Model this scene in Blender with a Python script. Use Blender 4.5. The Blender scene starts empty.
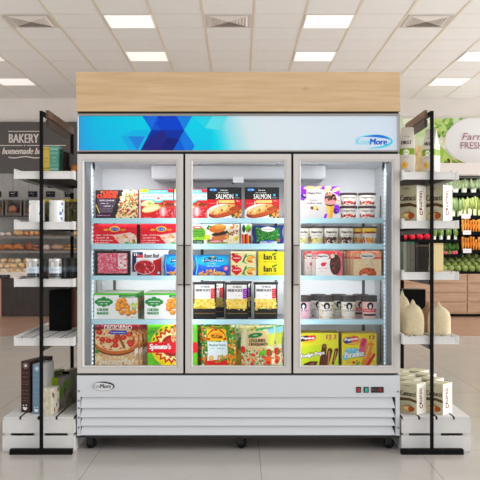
import bpy, math, random
from mathutils import Vector, Matrix, noise
from mathutils.geometry import tessellate_polygon
R = random.Random(7)
PI = math.pi
SC = bpy.context.scene
COL = SC.collection
F = 808.0; CH = 1.225; CY = -4.9          # focal length (px), camera height, camera y

def at(px, py, d):
    return ((px-240)*d/F, d+CY, CH-(py-246)*d/F)
def X(px, d): return (px-240)*d/F
def Z(py, d): return CH-(py-246)*d/F
def lin(c):
    o = []
    for v in c[:3]:
        v = max(0, min(255, v))/255
        o.append(v/12.92 if v <= .04045 else ((v+.055)/1.055)**2.4)
    return (*o, 1.0)

# ---------------------------------------------------------------- materials
MAT = {}
def nodes(name):
    m = bpy.data.materials.new(name); m.use_nodes = True
    nt = m.node_tree; b = nt.nodes['Principled BSDF']
    MAT[name] = m
    return m, nt, b
def colmat(name, rough, metal=0, spec=.4, coat=0):
    m, nt, b = nodes(name)
    a = nt.nodes.new('ShaderNodeVertexColor'); a.layer_name = 'Col'
    nt.links.new(a.outputs['Color'], b.inputs['Base Color'])
    b.inputs['Roughness'].default_value = rough; b.inputs['Metallic'].default_value = metal
    b.inputs['Specular IOR Level'].default_value = spec
    b.inputs['Coat Weight'].default_value = coat
    return m
colmat('card', .5, 0, .25); colmat('film', .45, 0, .22); colmat('paint', .42, 0, .4); colmat('matte', .85, 0, .15)
colmat('steel', .32, .55); colmat('gloss', .15, 0, .5)
def emis(name, col, s):
    m, nt, b = nodes(name)
    b.inputs['Base Color'].default_value = lin(col); b.inputs['Emission Color'].default_value = lin(col)
    b.inputs['Emission Strength'].default_value = s
    return m
emis('panel_light', (255, 252, 246), .5)
emis('led_light', (215, 240, 255), 1.3)
emis('post_fill_glow', (240, 246, 255), 8.5)  # glow of the unseen strips added behind the door posts
m, nt, b = nodes('sign_light')
a = nt.nodes.new('ShaderNodeVertexColor'); a.layer_name = 'Col'
nt.links.new(a.outputs['Color'], b.inputs['Base Color']); nt.links.new(a.outputs['Color'], b.inputs['Emission Color'])
b.inputs['Emission Strength'].default_value = .06; b.inputs['Roughness'].default_value = .5; b.inputs['Specular IOR Level'].default_value = .1
m, nt, b = nodes('glass')
nt.nodes.remove(b)
o = nt.nodes['Material Output']; mx = nt.nodes.new('ShaderNodeMixShader'); tr = nt.nodes.new('ShaderNodeBsdfTransparent')
gl = nt.nodes.new('ShaderNodeBsdfGlossy'); gl.inputs['Roughness'].default_value = .03
tr.inputs['Color'].default_value = (.99, .99, .99, 1); mx.inputs['Fac'].default_value = .018
nt.links.new(tr.outputs[0], mx.inputs[1]); nt.links.new(gl.outputs[0], mx.inputs[2]); nt.links.new(mx.outputs[0], o.inputs['Surface'])

def wood(name, c1, c2, c3, scale=(1.2, 9, 14), knots=True):
    m, nt, b = nodes(name)
    tc = nt.nodes.new('ShaderNodeTexCoord'); mp = nt.nodes.new('ShaderNodeMapping'); mp.inputs['Scale'].default_value = scale
    n1 = nt.nodes.new('ShaderNodeTexNoise'); n1.inputs['Scale'].default_value = 2.2; n1.inputs['Detail'].default_value = 8; n1.inputs['Distortion'].default_value = .25
    r = nt.nodes.new('ShaderNodeValToRGB'); r.color_ramp.elements[0].position = .3; r.color_ramp.elements[1].position = .72
    r.color_ramp.elements[0].color = lin(c1); r.color_ramp.elements[1].color = lin(c2)
    L = nt.links.new
    L(tc.outputs['Object'], mp.inputs['Vector']); L(mp.outputs[0], n1.inputs['Vector']); L(n1.outputs['Fac'], r.inputs['Fac'])
    if knots:
        v = nt.nodes.new('ShaderNodeTexVoronoi'); v.inputs['Scale'].default_value = 1.0
        mp2 = nt.nodes.new('ShaderNodeMapping'); mp2.inputs['Scale'].default_value = (3.1, 1, 7)
        r2 = nt.nodes.new('ShaderNodeValToRGB'); r2.color_ramp.elements[0].position = .03; r2.color_ramp.elements[1].position = .11
        r2.color_ramp.elements[0].color = (.75,)*3+(1,); r2.color_ramp.elements[1].color = (0, 0, 0, 1)
        mix = nt.nodes.new('ShaderNodeMixRGB'); mix.inputs['Color2'].default_value = lin(c3)
        L(tc.outputs['Object'], mp2.inputs['Vector']); L(mp2.outputs[0], v.inputs['Vector']); L(v.outputs['Distance'], r2.inputs['Fac'])
        L(r2.outputs['Color'], mix.inputs['Fac']); L(r.outputs['Color'], mix.inputs['Color1']); L(mix.outputs[0], b.inputs['Base Color'])
    else:
        L(r.outputs['Color'], b.inputs['Base Color'])
    b.inputs['Roughness'].default_value = .6
    return m
wood('oak', (192, 160, 120), (210, 180, 142), (158, 120, 82), (1.3, 9, 22))
wood('walnut', (88, 66, 50), (122, 93, 72), (60, 42, 30), (8, 1.4, 14), False)
wood('walnut_dark', (58, 44, 36), (78, 60, 50), (40, 30, 22), (8, 1.4, 14), False)
wood('warm_wood', (180, 146, 120), (202, 168, 140), (150, 110, 90), (1.5, 5, 9), False)
wood('dark_wood', (48, 41, 39), (62, 54, 51), (50, 40, 40), (9, 5, 1.5), False)

def tiles():
    m, nt, b = nodes('floor_tile')
    L = nt.links.new
    tc = nt.nodes.new('ShaderNodeTexCoord'); mp = nt.nodes.new('ShaderNodeMapping')
    mp.inputs['Location'].default_value = (-(.114), -(4.85+CY), 0)
    br = nt.nodes.new('ShaderNodeTexBrick'); br.offset = 0; br.squash = 1
    br.inputs['Scale'].default_value = 1; br.inputs['Mortar Size'].default_value = .0022; br.inputs['Mortar Smooth'].default_value = .1
    br.inputs['Brick Width'].default_value = .955; br.inputs['Row Height'].default_value = .955
    br.inputs['Color1'].default_value = lin((198, 192, 185)); br.inputs['Color2'].default_value = lin((196, 190, 183)); br.inputs['Mortar'].default_value = lin((156, 148, 140))
    n = nt.nodes.new('ShaderNodeTexNoise'); n.inputs['Scale'].default_value = 2.5; n.inputs['Detail'].default_value = 9; n.inputs['Roughness'].default_value = .65
    r = nt.nodes.new('ShaderNodeValToRGB'); r.color_ramp.elements[0].color = (.84, .83, .82, 1); r.color_ramp.elements[1].color = (1.06, 1.06, 1.06, 1)
    mul = nt.nodes.new('ShaderNodeMixRGB'); mul.blend_type = 'MULTIPLY'; mul.inputs['Fac'].default_value = 1
    L(tc.outputs['Object'], mp.inputs['Vector']); L(mp.outputs[0], br.inputs['Vector']); L(tc.outputs['Object'], n.inputs['Vector'])
    L(n.outputs['Fac'], r.inputs['Fac']); L(br.outputs['Color'], mul.inputs['Color1']); L(r.outputs['Color'], mul.inputs['Color2']); L(mul.outputs[0], b.inputs['Base Color'])
    b.inputs['Roughness'].default_value = .2; b.inputs['Specular IOR Level'].default_value = .5
tiles()
def speck(name, c1, c2, scale, rough, spec=.3):
    m, nt, b = nodes(name); L = nt.links.new
    tc = nt.nodes.new('ShaderNodeTexCoord'); n = nt.nodes.new('ShaderNodeTexNoise'); n.inputs['Scale'].default_value = scale; n.inputs['Detail'].default_value = 6
    r = nt.nodes.new('ShaderNodeValToRGB'); r.color_ramp.elements[0].color = lin(c1); r.color_ramp.elements[1].color = lin(c2)
    r.color_ramp.elements[0].position = .35; r.color_ramp.elements[1].position = .65
    L(tc.outputs['Object'], n.inputs['Vector']); L(n.outputs['Fac'], r.inputs['Fac']); L(r.outputs['Color'], b.inputs['Base Color'])
    b.inputs['Roughness'].default_value = rough; b.inputs['Specular IOR Level'].default_value = spec
speck('brown_floor', (170, 134, 112), (182, 146, 124), 1.5, .3)
speck('plaster', (218, 211, 205), (224, 217, 211), 2, .9)
speck('ceiling_board', (228, 225, 220), (232, 229, 224), 60, .95)
speck('wall_tile', (150, 146, 142), (160, 156, 152), 12, .6)
speck('white_timber', (217, 215, 213), (222, 220, 218), 9, .55)
speck('brown_paper', (150, 112, 84), (164, 126, 96), 30, .8)
speck('burlap', (212, 195, 158), (220, 204, 169), 45, .9)

# ---------------------------------------------------------------- mesh builder
class M:
    def __init__(s): s.v = []; s.f = []; s.c = []; s.mi = []; s.m = 0
    def face(s, pts, col):
        n = len(s.v); s.v += [tuple(p) for p in pts]; s.f.append(tuple(range(n, n+len(pts))))
        s.c.append(col if isinstance(col, list) else [col]*len(pts)); s.mi.append(s.m)
    def mesh(s, vs, fs, col):
        n = len(s.v); s.v += [tuple(p) for p in vs]
        for f in fs:
            s.f.append(tuple(n+i for i in f)); s.mi.append(s.m)
            s.c.append([col(vs[i]) for i in f] if callable(col) else [col]*len(f))
    def box(s, x0, y0, z0, x1, y1, z1, col, top=None, side=None, front=None):
        x0, x1 = min(x0, x1), max(x0, x1); y0, y1 = min(y0, y1), max(y0, y1); z0, z1 = min(z0, z1), max(z0, z1)
        n = len(s.v)
        s.v += [(x0, y0, z0), (x1, y0, z0), (x1, y1, z0), (x0, y1, z0), (x0, y0, z1), (x1, y0, z1), (x1, y1, z1), (x0, y1, z1)]
        for f, c in (((0, 1, 5, 4), front or col), ((1, 2, 6, 5), side or col), ((2, 3, 7, 6), col), ((3, 0, 4, 7), side or col), ((4, 5, 6, 7), top or col), ((3, 2, 1, 0), col)):
            s.f.append(tuple(n+i for i in f)); s.c.append([c]*4); s.mi.append(s.m)
        return s
    def ring(s, a, b, y0, y1, col, bev=0, bcol=None):     # rectangular frame in XZ, a=(x0,z0,x1,z1) outer, b inner
        def r(q, y, e=0): return [(q[0]+e, y, q[1]+e), (q[2]-e, y, q[1]+e), (q[2]-e, y, q[3]-e), (q[0]+e, y, q[3]-e)]
        L = [r(a, y1), r(a, y0), r(b, y0, -bev), r(b, y0+bev), r(b, y1)]
        vs = [p for l in L for p in l]
        for i in range(5):
            j = (i+1) % 5
            fs = [(i*4+k, i*4+(k+1) % 4, j*4+(k+1) % 4, j*4+k) for k in range(4)]
            s.mesh(vs, fs, (bcol or col) if i == 2 else col)
        return s
    def lathe(s, prof, n, col, c=(0, 0, 0), sx=1, sy=1):   # prof [(r,z)], col may be list per segment
        vs = [(c[0]+r*sx*math.cos(2*PI*k/n), c[1]+r*sy*math.sin(2*PI*k/n), c[2]+z) for r, z in prof for k in range(n)]
        base = len(s.v); s.v += vs
        for i in range(len(prof)-1):
            cc = col[i] if isinstance(col, list) else col
            for k in range(n):
                s.f.append((base+i*n+k, base+i*n+(k+1) % n, base+(i+1)*n+(k+1) % n, base+(i+1)*n+k)); s.c.append([cc]*4); s.mi.append(s.m)
        for i, cc in ((0, col[0] if isinstance(col, list) else col), (len(prof)-1, col[-1] if isinstance(col, list) else col)):
            if prof[i][0] > 1e-5:
                s.f.append(tuple(base+i*n+k for k in range(n))); s.c.append([cc]*n); s.mi.append(s.m)
        return s
    def tube(s, pts, r, col, n=8):
        pts = [Vector(p) for p in pts]; rings = []
        for i, p in enumerate(pts):
            d = (pts[min(i+1, len(pts)-1)]-pts[max(i-1, 0)]).normalized()
            a = d.cross(Vector((0, 0, 1)));
            if a.length < .01: a = d.cross(Vector((0, 1, 0)))
            a.normalize(); b = d.cross(a)
            rr = r[i] if isinstance(r, (list, tuple)) else r
            rings.append([p+a*rr*math.cos(2*PI*k/n)+b*rr*math.sin(2*PI*k/n) for k in range(n)])
        base = len(s.v); s.v += [tuple(q) for g in rings for q in g]
        for i in range(len(pts)-1):
            for k in range(n):
                s.f.append((base+i*n+k, base+i*n+(k+1) % n, base+(i+1)*n+(k+1) % n, base+(i+1)*n+k)); s.c.append([col]*4); s.mi.append(s.m)
        for i in (0, len(pts)-1):
            s.f.append(tuple(base+i*n+k for k in range(n))); s.c.append([col]*n); s.mi.append(s.m)
        return s
    def ico(s, c, rad, col, amp=.15, fr=2.0, n=10, seed=0, scale=(1, 1, 1), col2=None):
        vs = []; sd = Vector((seed*7.3, seed*3.1, seed*1.7))
        for i in range(n//2+1):
            t = PI*i/(n//2)
            for k in range(n):
                p = 2*PI*k/n; u = Vector((math.sin(t)*math.cos(p), math.sin(t)*math.sin(p), math.cos(t)))
                q = 1+amp*noise.noise(u*fr+sd)*2
                vs.append((c[0]+u.x*rad*q*scale[0], c[1]+u.y*rad*q*scale[1], c[2]+u.z*rad*q*scale[2]))
        fs = [(i*n+k, i*n+(k+1) % n, (i+1)*n+(k+1) % n, (i+1)*n+k) for i in range(n//2) for k in range(n)]
        def cf(v):
            if not col2: return col
            w = noise.noise(Vector(v)*(3.0/rad*.5)+sd)*1.2+.5; w = max(0, min(1, w))
            return tuple(a*(1-w)+b*w for a, b in zip(col, col2))
        s.mesh(vs, fs, cf); return s
    def build(s, name, mat='card', parent=None, loc=(0, 0, 0), rz=0, label=None, cat=None, group=None, kind=None, smooth=False, bevel=0):
        me = bpy.data.meshes.new(name); me.from_pydata(s.v, [], s.f)
        ca = me.color_attributes.new('Col', 'FLOAT_COLOR', 'CORNER')
        buf = []; vivid = mat in ('card', 'film')
        cache = {}
        for fc in s.c:
            for c in fc:
                k = tuple(c[:3])
                if k not in cache:
                    if vivid:
                        g = sum(k)/3; cache[k] = lin(tuple((g+(v-g)*1.1-145)*1.12+140 for v in k))
                    else: cache[k] = lin(k)
                buf.extend(cache[k])
        ca.data.foreach_set('color', buf)
        mats = mat if isinstance(mat, (list, tuple)) else [mat]
        for q in mats: me.materials.append(MAT[q])
        if len(mats) > 1: me.polygons.foreach_set('material_index', s.mi)
        if smooth: me.polygons.foreach_set('use_smooth', [True]*len(s.f))
        me.update()
        o = bpy.data.objects.new(name, me); COL.objects.link(o)
        o.location = loc; o.rotation_euler = (0, 0, rz)
        if parent: o.parent = parent
        tag(o, label, cat, group, kind)
        if bevel:
            b = o.modifiers.new('b', 'BEVEL'); b.width = bevel; b.segments = 2; b.limit_method = 'ANGLE'
        return o
def tag(o, label=None, cat=None, group=None, kind=None):
    if label: o['label'] = label
    if cat: o['category'] = cat
    if group: o['group'] = group
    if kind: o['kind'] = kind
    return o
def thing(name, label, cat, loc=(0, 0, 0), group=None, rz=0):
    o = bpy.data.objects.new(name, None); COL.objects.link(o); o.location = loc; o.rotation_euler = (0, 0, rz)
    o.empty_display_size = .05
    return tag(o, label, cat, group)
def clone(o, loc, label=None, rz=None, scale=None, group=None):
    r = o.copy(); COL.objects.link(r); r.location = loc
    if rz is not None: r.rotation_euler = (0, 0, rz)
    if scale: r.scale = scale
    if label: r['label'] = label
    if group: r['group'] = group
    for ch in list(o.children):
        c = ch.copy(); COL.objects.link(c); c.parent = r
        for g in list(ch.children):
            d = g.copy(); COL.objects.link(d); d.parent = c
    return r

# ---------------------------------------------------------------- printed artwork
_T = {}
def glyphs(txt, sp=1.0):
    if (txt, sp) in _T: return _T[(txt, sp)]
    cu = bpy.data.curves.new('t', 'FONT'); cu.body = txt; cu.resolution_u = 2; cu.space_character = sp
    ob = bpy.data.objects.new('t', cu); me = ob.to_mesh()
    vs = [(v.co.x, v.co.y) for v in me.vertices]; fs = [tuple(p.vertices) for p in me.polygons]
    ob.to_mesh_clear(); bpy.data.objects.remove(ob); bpy.data.curves.remove(cu)
    x0 = min(v[0] for v in vs); x1 = max(v[0] for v in vs); y0 = min(v[1] for v in vs); y1 = max(v[1] for v in vs)
    _T[(txt, sp)] = ([((x-x0)/(x1-x0), (y-y0)/(y1-y0)) for x, y in vs], fs)
    return _T[(txt, sp)]
class Art:
    def __init__(s, mb, mapf, w, h, lift=4e-4, edge=None, dz=2.5e-5):
        s.mb = mb; s.map = mapf; s.w = w; s.h = h; s.z = lift; s.edge = edge; s.dz = dz; s.q = (0, 1, 1, 0)
    def fr(s, x0, y0, x1, y1): s.q = (x0, y0, x1, y1); return s
    def uv(s, p):
        x0, y0, x1, y1 = s.q
        return (max(0, min(1, (p[0]-x0)/(x1-x0))), max(0, min(1, (y1-p[1])/(y1-y0))))
    def emit(s, pts, fs, col):
        s.z += s.dz; uv = [s.uv(p) for p in pts]
        if s.edge is None:
            s.mb.mesh([s.map(u, v, s.z) for u, v in uv], fs, col); return
        st = [(uv[f[0]], uv[f[i]], uv[f[i+1]]) for f in fs for i in range(1, len(f)-1)]
        while st:
            t = st.pop()
            L = [math.hypot((t[i][0]-t[(i+1) % 3][0])*s.w, (t[i][1]-t[(i+1) % 3][1])*s.h) for i in range(3)]
            k = L.index(max(L))
            if L[k] > s.edge:
                a, b, c = t[k], t[(k+1) % 3], t[(k+2) % 3]; m = ((a[0]+b[0])/2, (a[1]+b[1])/2)
                st += [(a, m, c), (m, b, c)]
            elif L[k] > 1e-5: s.mb.face([s.map(u, v, s.z) for u, v in t], col)
    def poly(s, pts, col):
        tri = tessellate_polygon([[Vector((p[0], p[1], 0)) for p in pts]])
        s.emit(pts, [tuple(t) for t in tri], col)
    def rect(s, x0, y0, x1, y1, col): s.emit([(x0, y0), (x1, y0), (x1, y1), (x0, y1)], [(0, 1, 2, 3)], col)
    def ell(s, cx, cy, rx, ry, col, rot=0, n=18, a0=0, a1=360):
        r = math.radians(rot); pts = []
        for k in range(n if a1-a0 == 360 else n+1):
            t = math.radians(a0+(a1-a0)*k/n); x = rx*math.cos(t); y = ry*math.sin(t)
            pts.append((cx+x*math.cos(r)-y*math.sin(r), cy+x*math.sin(r)+y*math.cos(r)))
        s.emit(pts, [tuple(range(len(pts)))], col)
    def arc(s, cx, cy, rx, ry, w0, w1, col, a0, a1, n=24):   # crescent stroke, width w0 -> w1 -> w0
        o, i = [], []
        for k in range(n+1):
            f = k/n; t = math.radians(a0+(a1-a0)*f); w = w0+(w1-w0)*math.sin(PI*f)
            o.append((cx+rx*math.cos(t), cy+ry*math.sin(t))); i.append((cx+(rx-w)*math.cos(t), cy+(ry-w)*math.sin(t)))
        s.emit(o+i, [(k, k+1, n+2+k, n+1+k) for k in range(n)], col)
    def blob(s, cx, cy, r, col, sq=1, rot=None, n=8):
        a = R.uniform(0, PI) if rot is None else math.radians(rot); pts = []
        for k in range(n):
            t = 2*PI*k/n; q = r*R.uniform(.75, 1.15); x = q*math.cos(t); y = q*sq*math.sin(t)
            pts.append((cx+x*math.cos(a)-y*math.sin(a), cy+x*math.sin(a)+y*math.cos(a)))
        s.emit(pts, [tuple(range(n))], col)
    def food(s, x0, y0, x1, y1, pal, n, r, test=None, sq=.7):
        for _ in range(n):
            x = R.uniform(x0, x1); y = R.uniform(y0, y1)
            if test and not test(x, y): continue
            c = R.choice(pal); j = R.randint(-12, 12)
            s.blob(x, y, r*R.uniform(.6, 1.3), tuple(q+j for q in c), sq*R.uniform(.7, 1.3), n=6)
    def star(s, cx, cy, r1, r2, n, col):
        s.emit([(cx, cy)]+[(cx+(r1 if k % 2 else r2)*math.cos(PI*k/n), cy+(r1 if k % 2 else r2)*math.sin(PI*k/n)) for k in range(2*n)],
               [(0, 1+k, 1+(k+1) % (2*n)) for k in range(2*n)], col)
    def cap(s, x0, y0, x1, y1, r, col, r2=None):
        r2 = r2 or r; a = math.atan2(y1-y0, x1-x0); n = 8; pts = []
        for k in range(n+1):
            t = a+PI/2+PI*k/n; pts.append((x0+r*math.cos(t), y0+r*math.sin(t)))
        for k in range(n+1):
            t = a-PI/2+PI*k/n; pts.append((x1+r2*math.cos(t), y1+r2*math.sin(t)))
        s.emit(pts, [tuple(range(len(pts)))], col)
    def text(s, txt, x0, y0, x1, y1, col, shear=0, bold=0, slope=0, out=None, ow=2, vert=False):
        vs, fs = glyphs(txt)
        w, h = x1-x0, y1-y0
        def run(dx, dy, c):
            if vert: pts = [(x0+v*w+dx, y1-u*h+dy) for u, v in vs]
            else: pts = [(x0+u*w+v*h*shear+dx, y1-v*h+slope*u*w+dy) for u, v in vs]
            s.emit(pts, fs, c)
        if out:
            for dx, dy in ((-ow, 0), (ow, 0), (0, -ow), (0, ow), (ow*.7, ow*.7), (-ow*.7, -ow*.7)): run(dx, dy, out)
        for k in ([0] if not bold else [-bold, 0, bold]): run(k, 0, col)
    def scrib(s, x0, y0, x1, y1, col, gap=.35):       # illegibly small print
        h = y1-y0; x = x0
        while x < x1-h*.2:
            w = h*R.uniform(.25, .6)
            if R.random() < .82:
                k = R.random()
                if k < .5: s.rect(x, y0+h*R.choice((0, .25)), min(x+w*.45, x1), y1, col)
                else: s.rect(x, y0+h*.3, min(x+w, x1), y0+h*.75, col)
            x += w+h*gap*.5
def flatmap(w, y, x0=None, z0=0, h=1):
    x0 = -w/2 if x0 is None else x0
    return lambda u, v, l: (x0+u*w, y-l, z0+v*h)
# ================================================================ ROOM
def struct(mb, name, mat, loc=(0, 0, 0)): return mb.build(name, mat, loc=loc, kind='structure')
ZC = CH+2.73                      # ceiling height
YW = 14.95+CY                     # back wall
b = M(); b.box(-6.5, CY-2.5, -.1, 6.5, 11.0+CY, 0, (200,)*3); struct(b, 'floor', 'floor_tile')
b = M(); b.box(-6.5, 11.0+CY, -.1, 6.5, YW+.1, 0, (170,)*3); struct(b, 'floor_brown', 'brown_floor')
b = M(); b.box(-6.5, 3.0+CY, ZC, 6.5, YW+.1, ZC+.1, (200,)*3); struct(b, 'ceiling', 'ceiling_board')
b = M(); b.box(-6.5, YW, 0, 6.5, YW+.12, ZC, (210,)*3); struct(b, 'wall_back', 'plaster')
# ceiling grid bars
b = M(); T = .6
def gx(k): return .168+T*k
def gy(n): return 9.508+T*n+CY
for k in range(-11, 11): b.box(gx(k)-.014, 3.0+CY, ZC-.0035, gx(k)+.014, YW, ZC-.0005, (224, 213, 188))
struct(b, 'trim_1', 'paint')
b = M()
for n in range(-10, 10): b.box(gx(-11), gy(n)-.009, ZC-.0022, gx(10), gy(n)+.009, ZC-.0006, (222, 215, 206))
struct(b, 'trim_2', 'paint')

def clight(k, n, where):
    t = thing('ceiling_light', 'square white ceiling light, '+where, 'ceiling light', (gx(k)+T/2, gy(n)+T/2, ZC), 'recessed ceiling light panels')
    f = M(); e = T/2-.008; f.ring((-e, -e, e, e), (-e+.018, -e+.018, e-.018, e-.018), -.006, 0, (235, 234, 230))
    f.v = [(x, z, y-.004) for x, y, z in f.v]
    f.build('frame', 'paint', t)
    d = M(); e -= .017; d.box(-e, -e, -.009, e, e, -.003, (255, 255, 255)); d.build('diffuser', 'panel_light', t)
    return t
LPOS = {(-3, 0): 'nearer of two above the left of the wooden box', (-3, 3): 'farther of two above the left of the wooden box',
        (1, 0): 'nearer of two above the right of the wooden box', (1, 3): 'farther of two above the right of the wooden box',
        (5, 3): 'nearer one at the right edge of the picture', (5, 6): 'farther one, over the green vegetable banner',
        (-7, 3): 'sliver at the left edge of the picture', (-7, 6): 'farther one at top left, over the bakery sign'}
for (k, n), w in LPOS.items(): clight(k, n, w)

def vent(k, n, where):
    t = thing('ceiling_vent', 'square grey ceiling air vent with angled fins, '+where, 'air vent', (gx(k)+T/2, gy(n)+T/2, ZC), 'ceiling air vents')
    e = T/2-.03; f = M()
    f.ring((-e, -e, e, e), (-e+.03, -e+.03, e-.03, e-.03), -.004, 0, (205, 197, 190)); f.v = [(x, z, y-.003) for x, y, z in f.v]
    f.build('frame', 'paint', t)
    p = M(); p.box(-e+.03, -e+.03, -.003, e-.03, e-.03, -.001, (226, 218, 210)); p.build('backing', 'matte', t)
    for q in range(4):
        l = M()
        for j in range(6):                         # four triangular sets of fins meeting in the middle
            o = .02+j*.037; a = math.radians(90*q)
            pts = [(-o, o-.004, -.014), (o, o-.004, -.014), (o+.012, o+.018, -.004), (-o-.012, o+.018, -.004)]
            pts = [(x*math.cos(a)-y*math.sin(a), x*math.sin(a)+y*math.cos(a), z) for x, y, z in pts]
            l.face(pts, (228, 220, 212))
            l.face([(x, y, z+.003) for x, y, z in pts][::-1], (228, 220, 212))
        l.build('fins', 'paint', t)
vent(-5, 0, 'at the top left corner'); vent(-1, 0, 'above the middle of the wooden box'); vent(3, 0, 'right of the wooden box')

# ================================================================ FREEZER
DF = 4.83; YF = DF+CY
fx0, fx1 = X(76.5, DF), X(400, DF)
def zf(py): return Z(py, DF)
def xf(px): return X(px, DF)
FZ = thing('display_freezer', 'large white upright display freezer with three glass doors and a blue light-box header', 'display freezer', ((fx0+fx1)/2, YF, 0))
FO = Vector(FZ.location)
class FM(M):                                        # build in world coordinates, stored relative to the freezer
    def part(s, name, mat, parent=None, off=None, **k):
        o = off or FO
        s.v = [(x-o[0], y-o[1], z-o[2]) for x, y, z in s.v]
        return s.build(name, mat, parent or FZ, **k)
WH = (234, 236, 238); FRM = (205, 200, 195)
YB = .70                                            # back
ix0, ix1 = -.945, .927                              # inner walls
zt = zf(113.0); zb = zf(436)
# cabinet
c = FM()
c.box(fx0, YF+.055, zb, ix0, YB, zt, WH); c.box(ix1, YF+.055, zb, fx1, YB, zt, WH)
c.box(ix0, YB-.05, zb, ix1, YB, zt, WH)
c.box(ix0, YF+.055, zf(158), ix1, YB-.05, zt, WH)
ZFL = Z(369, 5.10)
c.box(ix0, YF+.055, zb, ix1, YB-.05, ZFL, WH)
cab = c.part('cabinet', 'paint', bevel=.002)
# dark gasket frame seen in the gaps between the doors
c = FM()
for px in (184.2, 292.3):
    x = xf(px); c.box(x-.035, YF+.0525, zf(374.5), x+.035, YF+.09, zf(153), (48, 48, 46), front=(40, 40, 38))
c.box(fx0+.004, YF+.04, zf(154.3), fx1-.004, YF+.0545, zf(150.5), (60, 57, 54))
c.box(fx0+.004, YF+.04, zf(376.5), fx1-.004, YF+.0545, zf(372.5), (60, 60, 60))
c.box(fx0+.004, YF+.02, zf(114.6), fx1-.004, YF+.0545, zf(111.5), (50, 42, 36))
c.part('gasket', 'matte')
# header light box
h = FM(); h.ring((xf(77), zf(151.6), xf(399.8), zf(113.6)), (xf(78.4), zf(150.2), xf(397.8), zf(115.8)), YF, YF+.05, (158, 152, 148), .003, (190, 184, 178))
hd = h.part('header_frame', 'steel')
h = FM(); x0, x1, z0, z1 = xf(78.4), xf(397.8), zf(150.2), zf(115.8); W, H = x1-x0, z1-z0
def lerp(a, b, t): return tuple(p*(1-t)+q*t for p, q in zip(a, b))
def ramp(st, t):
    for (a, ca), (b2, cb) in zip(st, st[1:]):
        if t <= b2: return lerp(ca, cb, max(0, (t-a)/(b2-a)))
    return st[-1][1]
st = [(0, (40, 160, 222)), (.05, (14, 184, 226)), (.18, (6, 200, 226)), (.42, (10, 206, 230)), (.47, (140, 216, 228)), (.53, (206, 224, 230)), (.6, (212, 224, 232)), (1, (204, 218, 232))]
NX, NZ = 90, 8
def sc(i, j):
    u, v = i/NX, j/NZ
    c = ramp(st, u+(v-.5)*.03 if u > .35 else u); c = lerp(c, (70, 140, 225), .22*(1-v)*(1 if u < .42 else 0)); return c
for i in range(NX):
    for j in range(NZ):
        h.face([(x0+W*a/NX, YF+.008, z0+H*b2/NZ) for a, b2 in ((i, j), (i+1, j), (i+1, j+1), (i, j+1))], [sc(i, j), sc(i+1, j), sc(i+1, j+1), sc(i, j+1)])
A = Art(h, lambda u, v, l: (x0+u*W, YF+.008-l, z0+v*H), W, H, dz=4e-5)
A.fr(78.4, 115.8, 397.8, 150.2)
q = lambda a: [(76+x/4.8, 108+y/4.8) for x, y in a]
q2 = lambda a: [(140+x/4.8, 108+y/4.8) for x, y in a]
A.poly(q([(215, 135), (350, 105), (298, 206), (258, 206)]), (30, 140, 222)); A.poly(q([(215, 135), (335, 135), (298, 206), (258, 206)]), (24, 165, 226))
A.poly(q([(250, 135), (330, 135), (293, 206)]), (34, 128, 218))
A.poly(q([(270, 105), (352, 105), (340, 135), (220, 135)]), (18, 176, 226))
A.poly(q([(318, 38), (480, 38), (480, 105), (360, 105)]), (18, 84, 206))
A.poly(q([(318, 38), (390, 38), (360, 105)]), (20, 104, 216))
A.poly(q2([(85, 38), (175, 38), (212, 105), (158, 206), (2, 206), (52, 105), (105, 105)]), (12, 56, 184))
A.poly(q2([(75, 70), (110, 38), (175, 38), (212, 105), (100, 105)]), (12, 66, 200))
A.poly(q2([(52, 105), (212, 105), (158, 206), (2, 206)]), (18, 50, 160))
A.poly(q2([(52, 135), (110, 105), (130, 140), (90, 206), (2, 206)]), (36, 40, 128))
A.poly(q2([(130, 140), (190, 150), (158, 206), (92, 206)]), (26, 34, 120))
A.poly(q2([(175, 38), (250, 38), (212, 105)]), (22, 124, 220)); A.poly(q2([(212, 105), (262, 180), (250, 206), (158, 206)]), (20, 118, 220))
A.poly(q2([(212, 105), (190, 146), (215, 206), (158, 206)]), (14, 92, 212))
A.poly(q2([(250, 38), (340, 38), (310, 95)]), (34, 206, 226)); A.poly(q2([(310, 95), (345, 38), (420, 38), (380, 105)]), (90, 216, 230))
lq = lambda x, y: (345+x/8.42, 130+y/8.42)      # logo
cx, cy = lq(243, 95)
A.arc(cx, cy, 19.2, 7.0, .15, 3.0, (38, 120, 220), -150, 20); A.arc(cx, cy, 19.2, 7.0, .1, 2.4, (60, 205, 232), -60, 110); A.arc(cx, cy, 19.2, 7.0, .15, 1.2, (120, 220, 238), -170, -80)
ta, tb = lq(92, 70), lq(212, 122); A.text('Kool', ta[0], ta[1], tb[0], tb[1], (110, 215, 236), .12, .12)
ta, tb = lq(212, 72), lq(352, 122); A.text('More', ta[0], ta[1], tb[0], tb[1], (28, 96, 200), .12, .35)
h.part('sign_panel', 'sign_light', hd)
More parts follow.
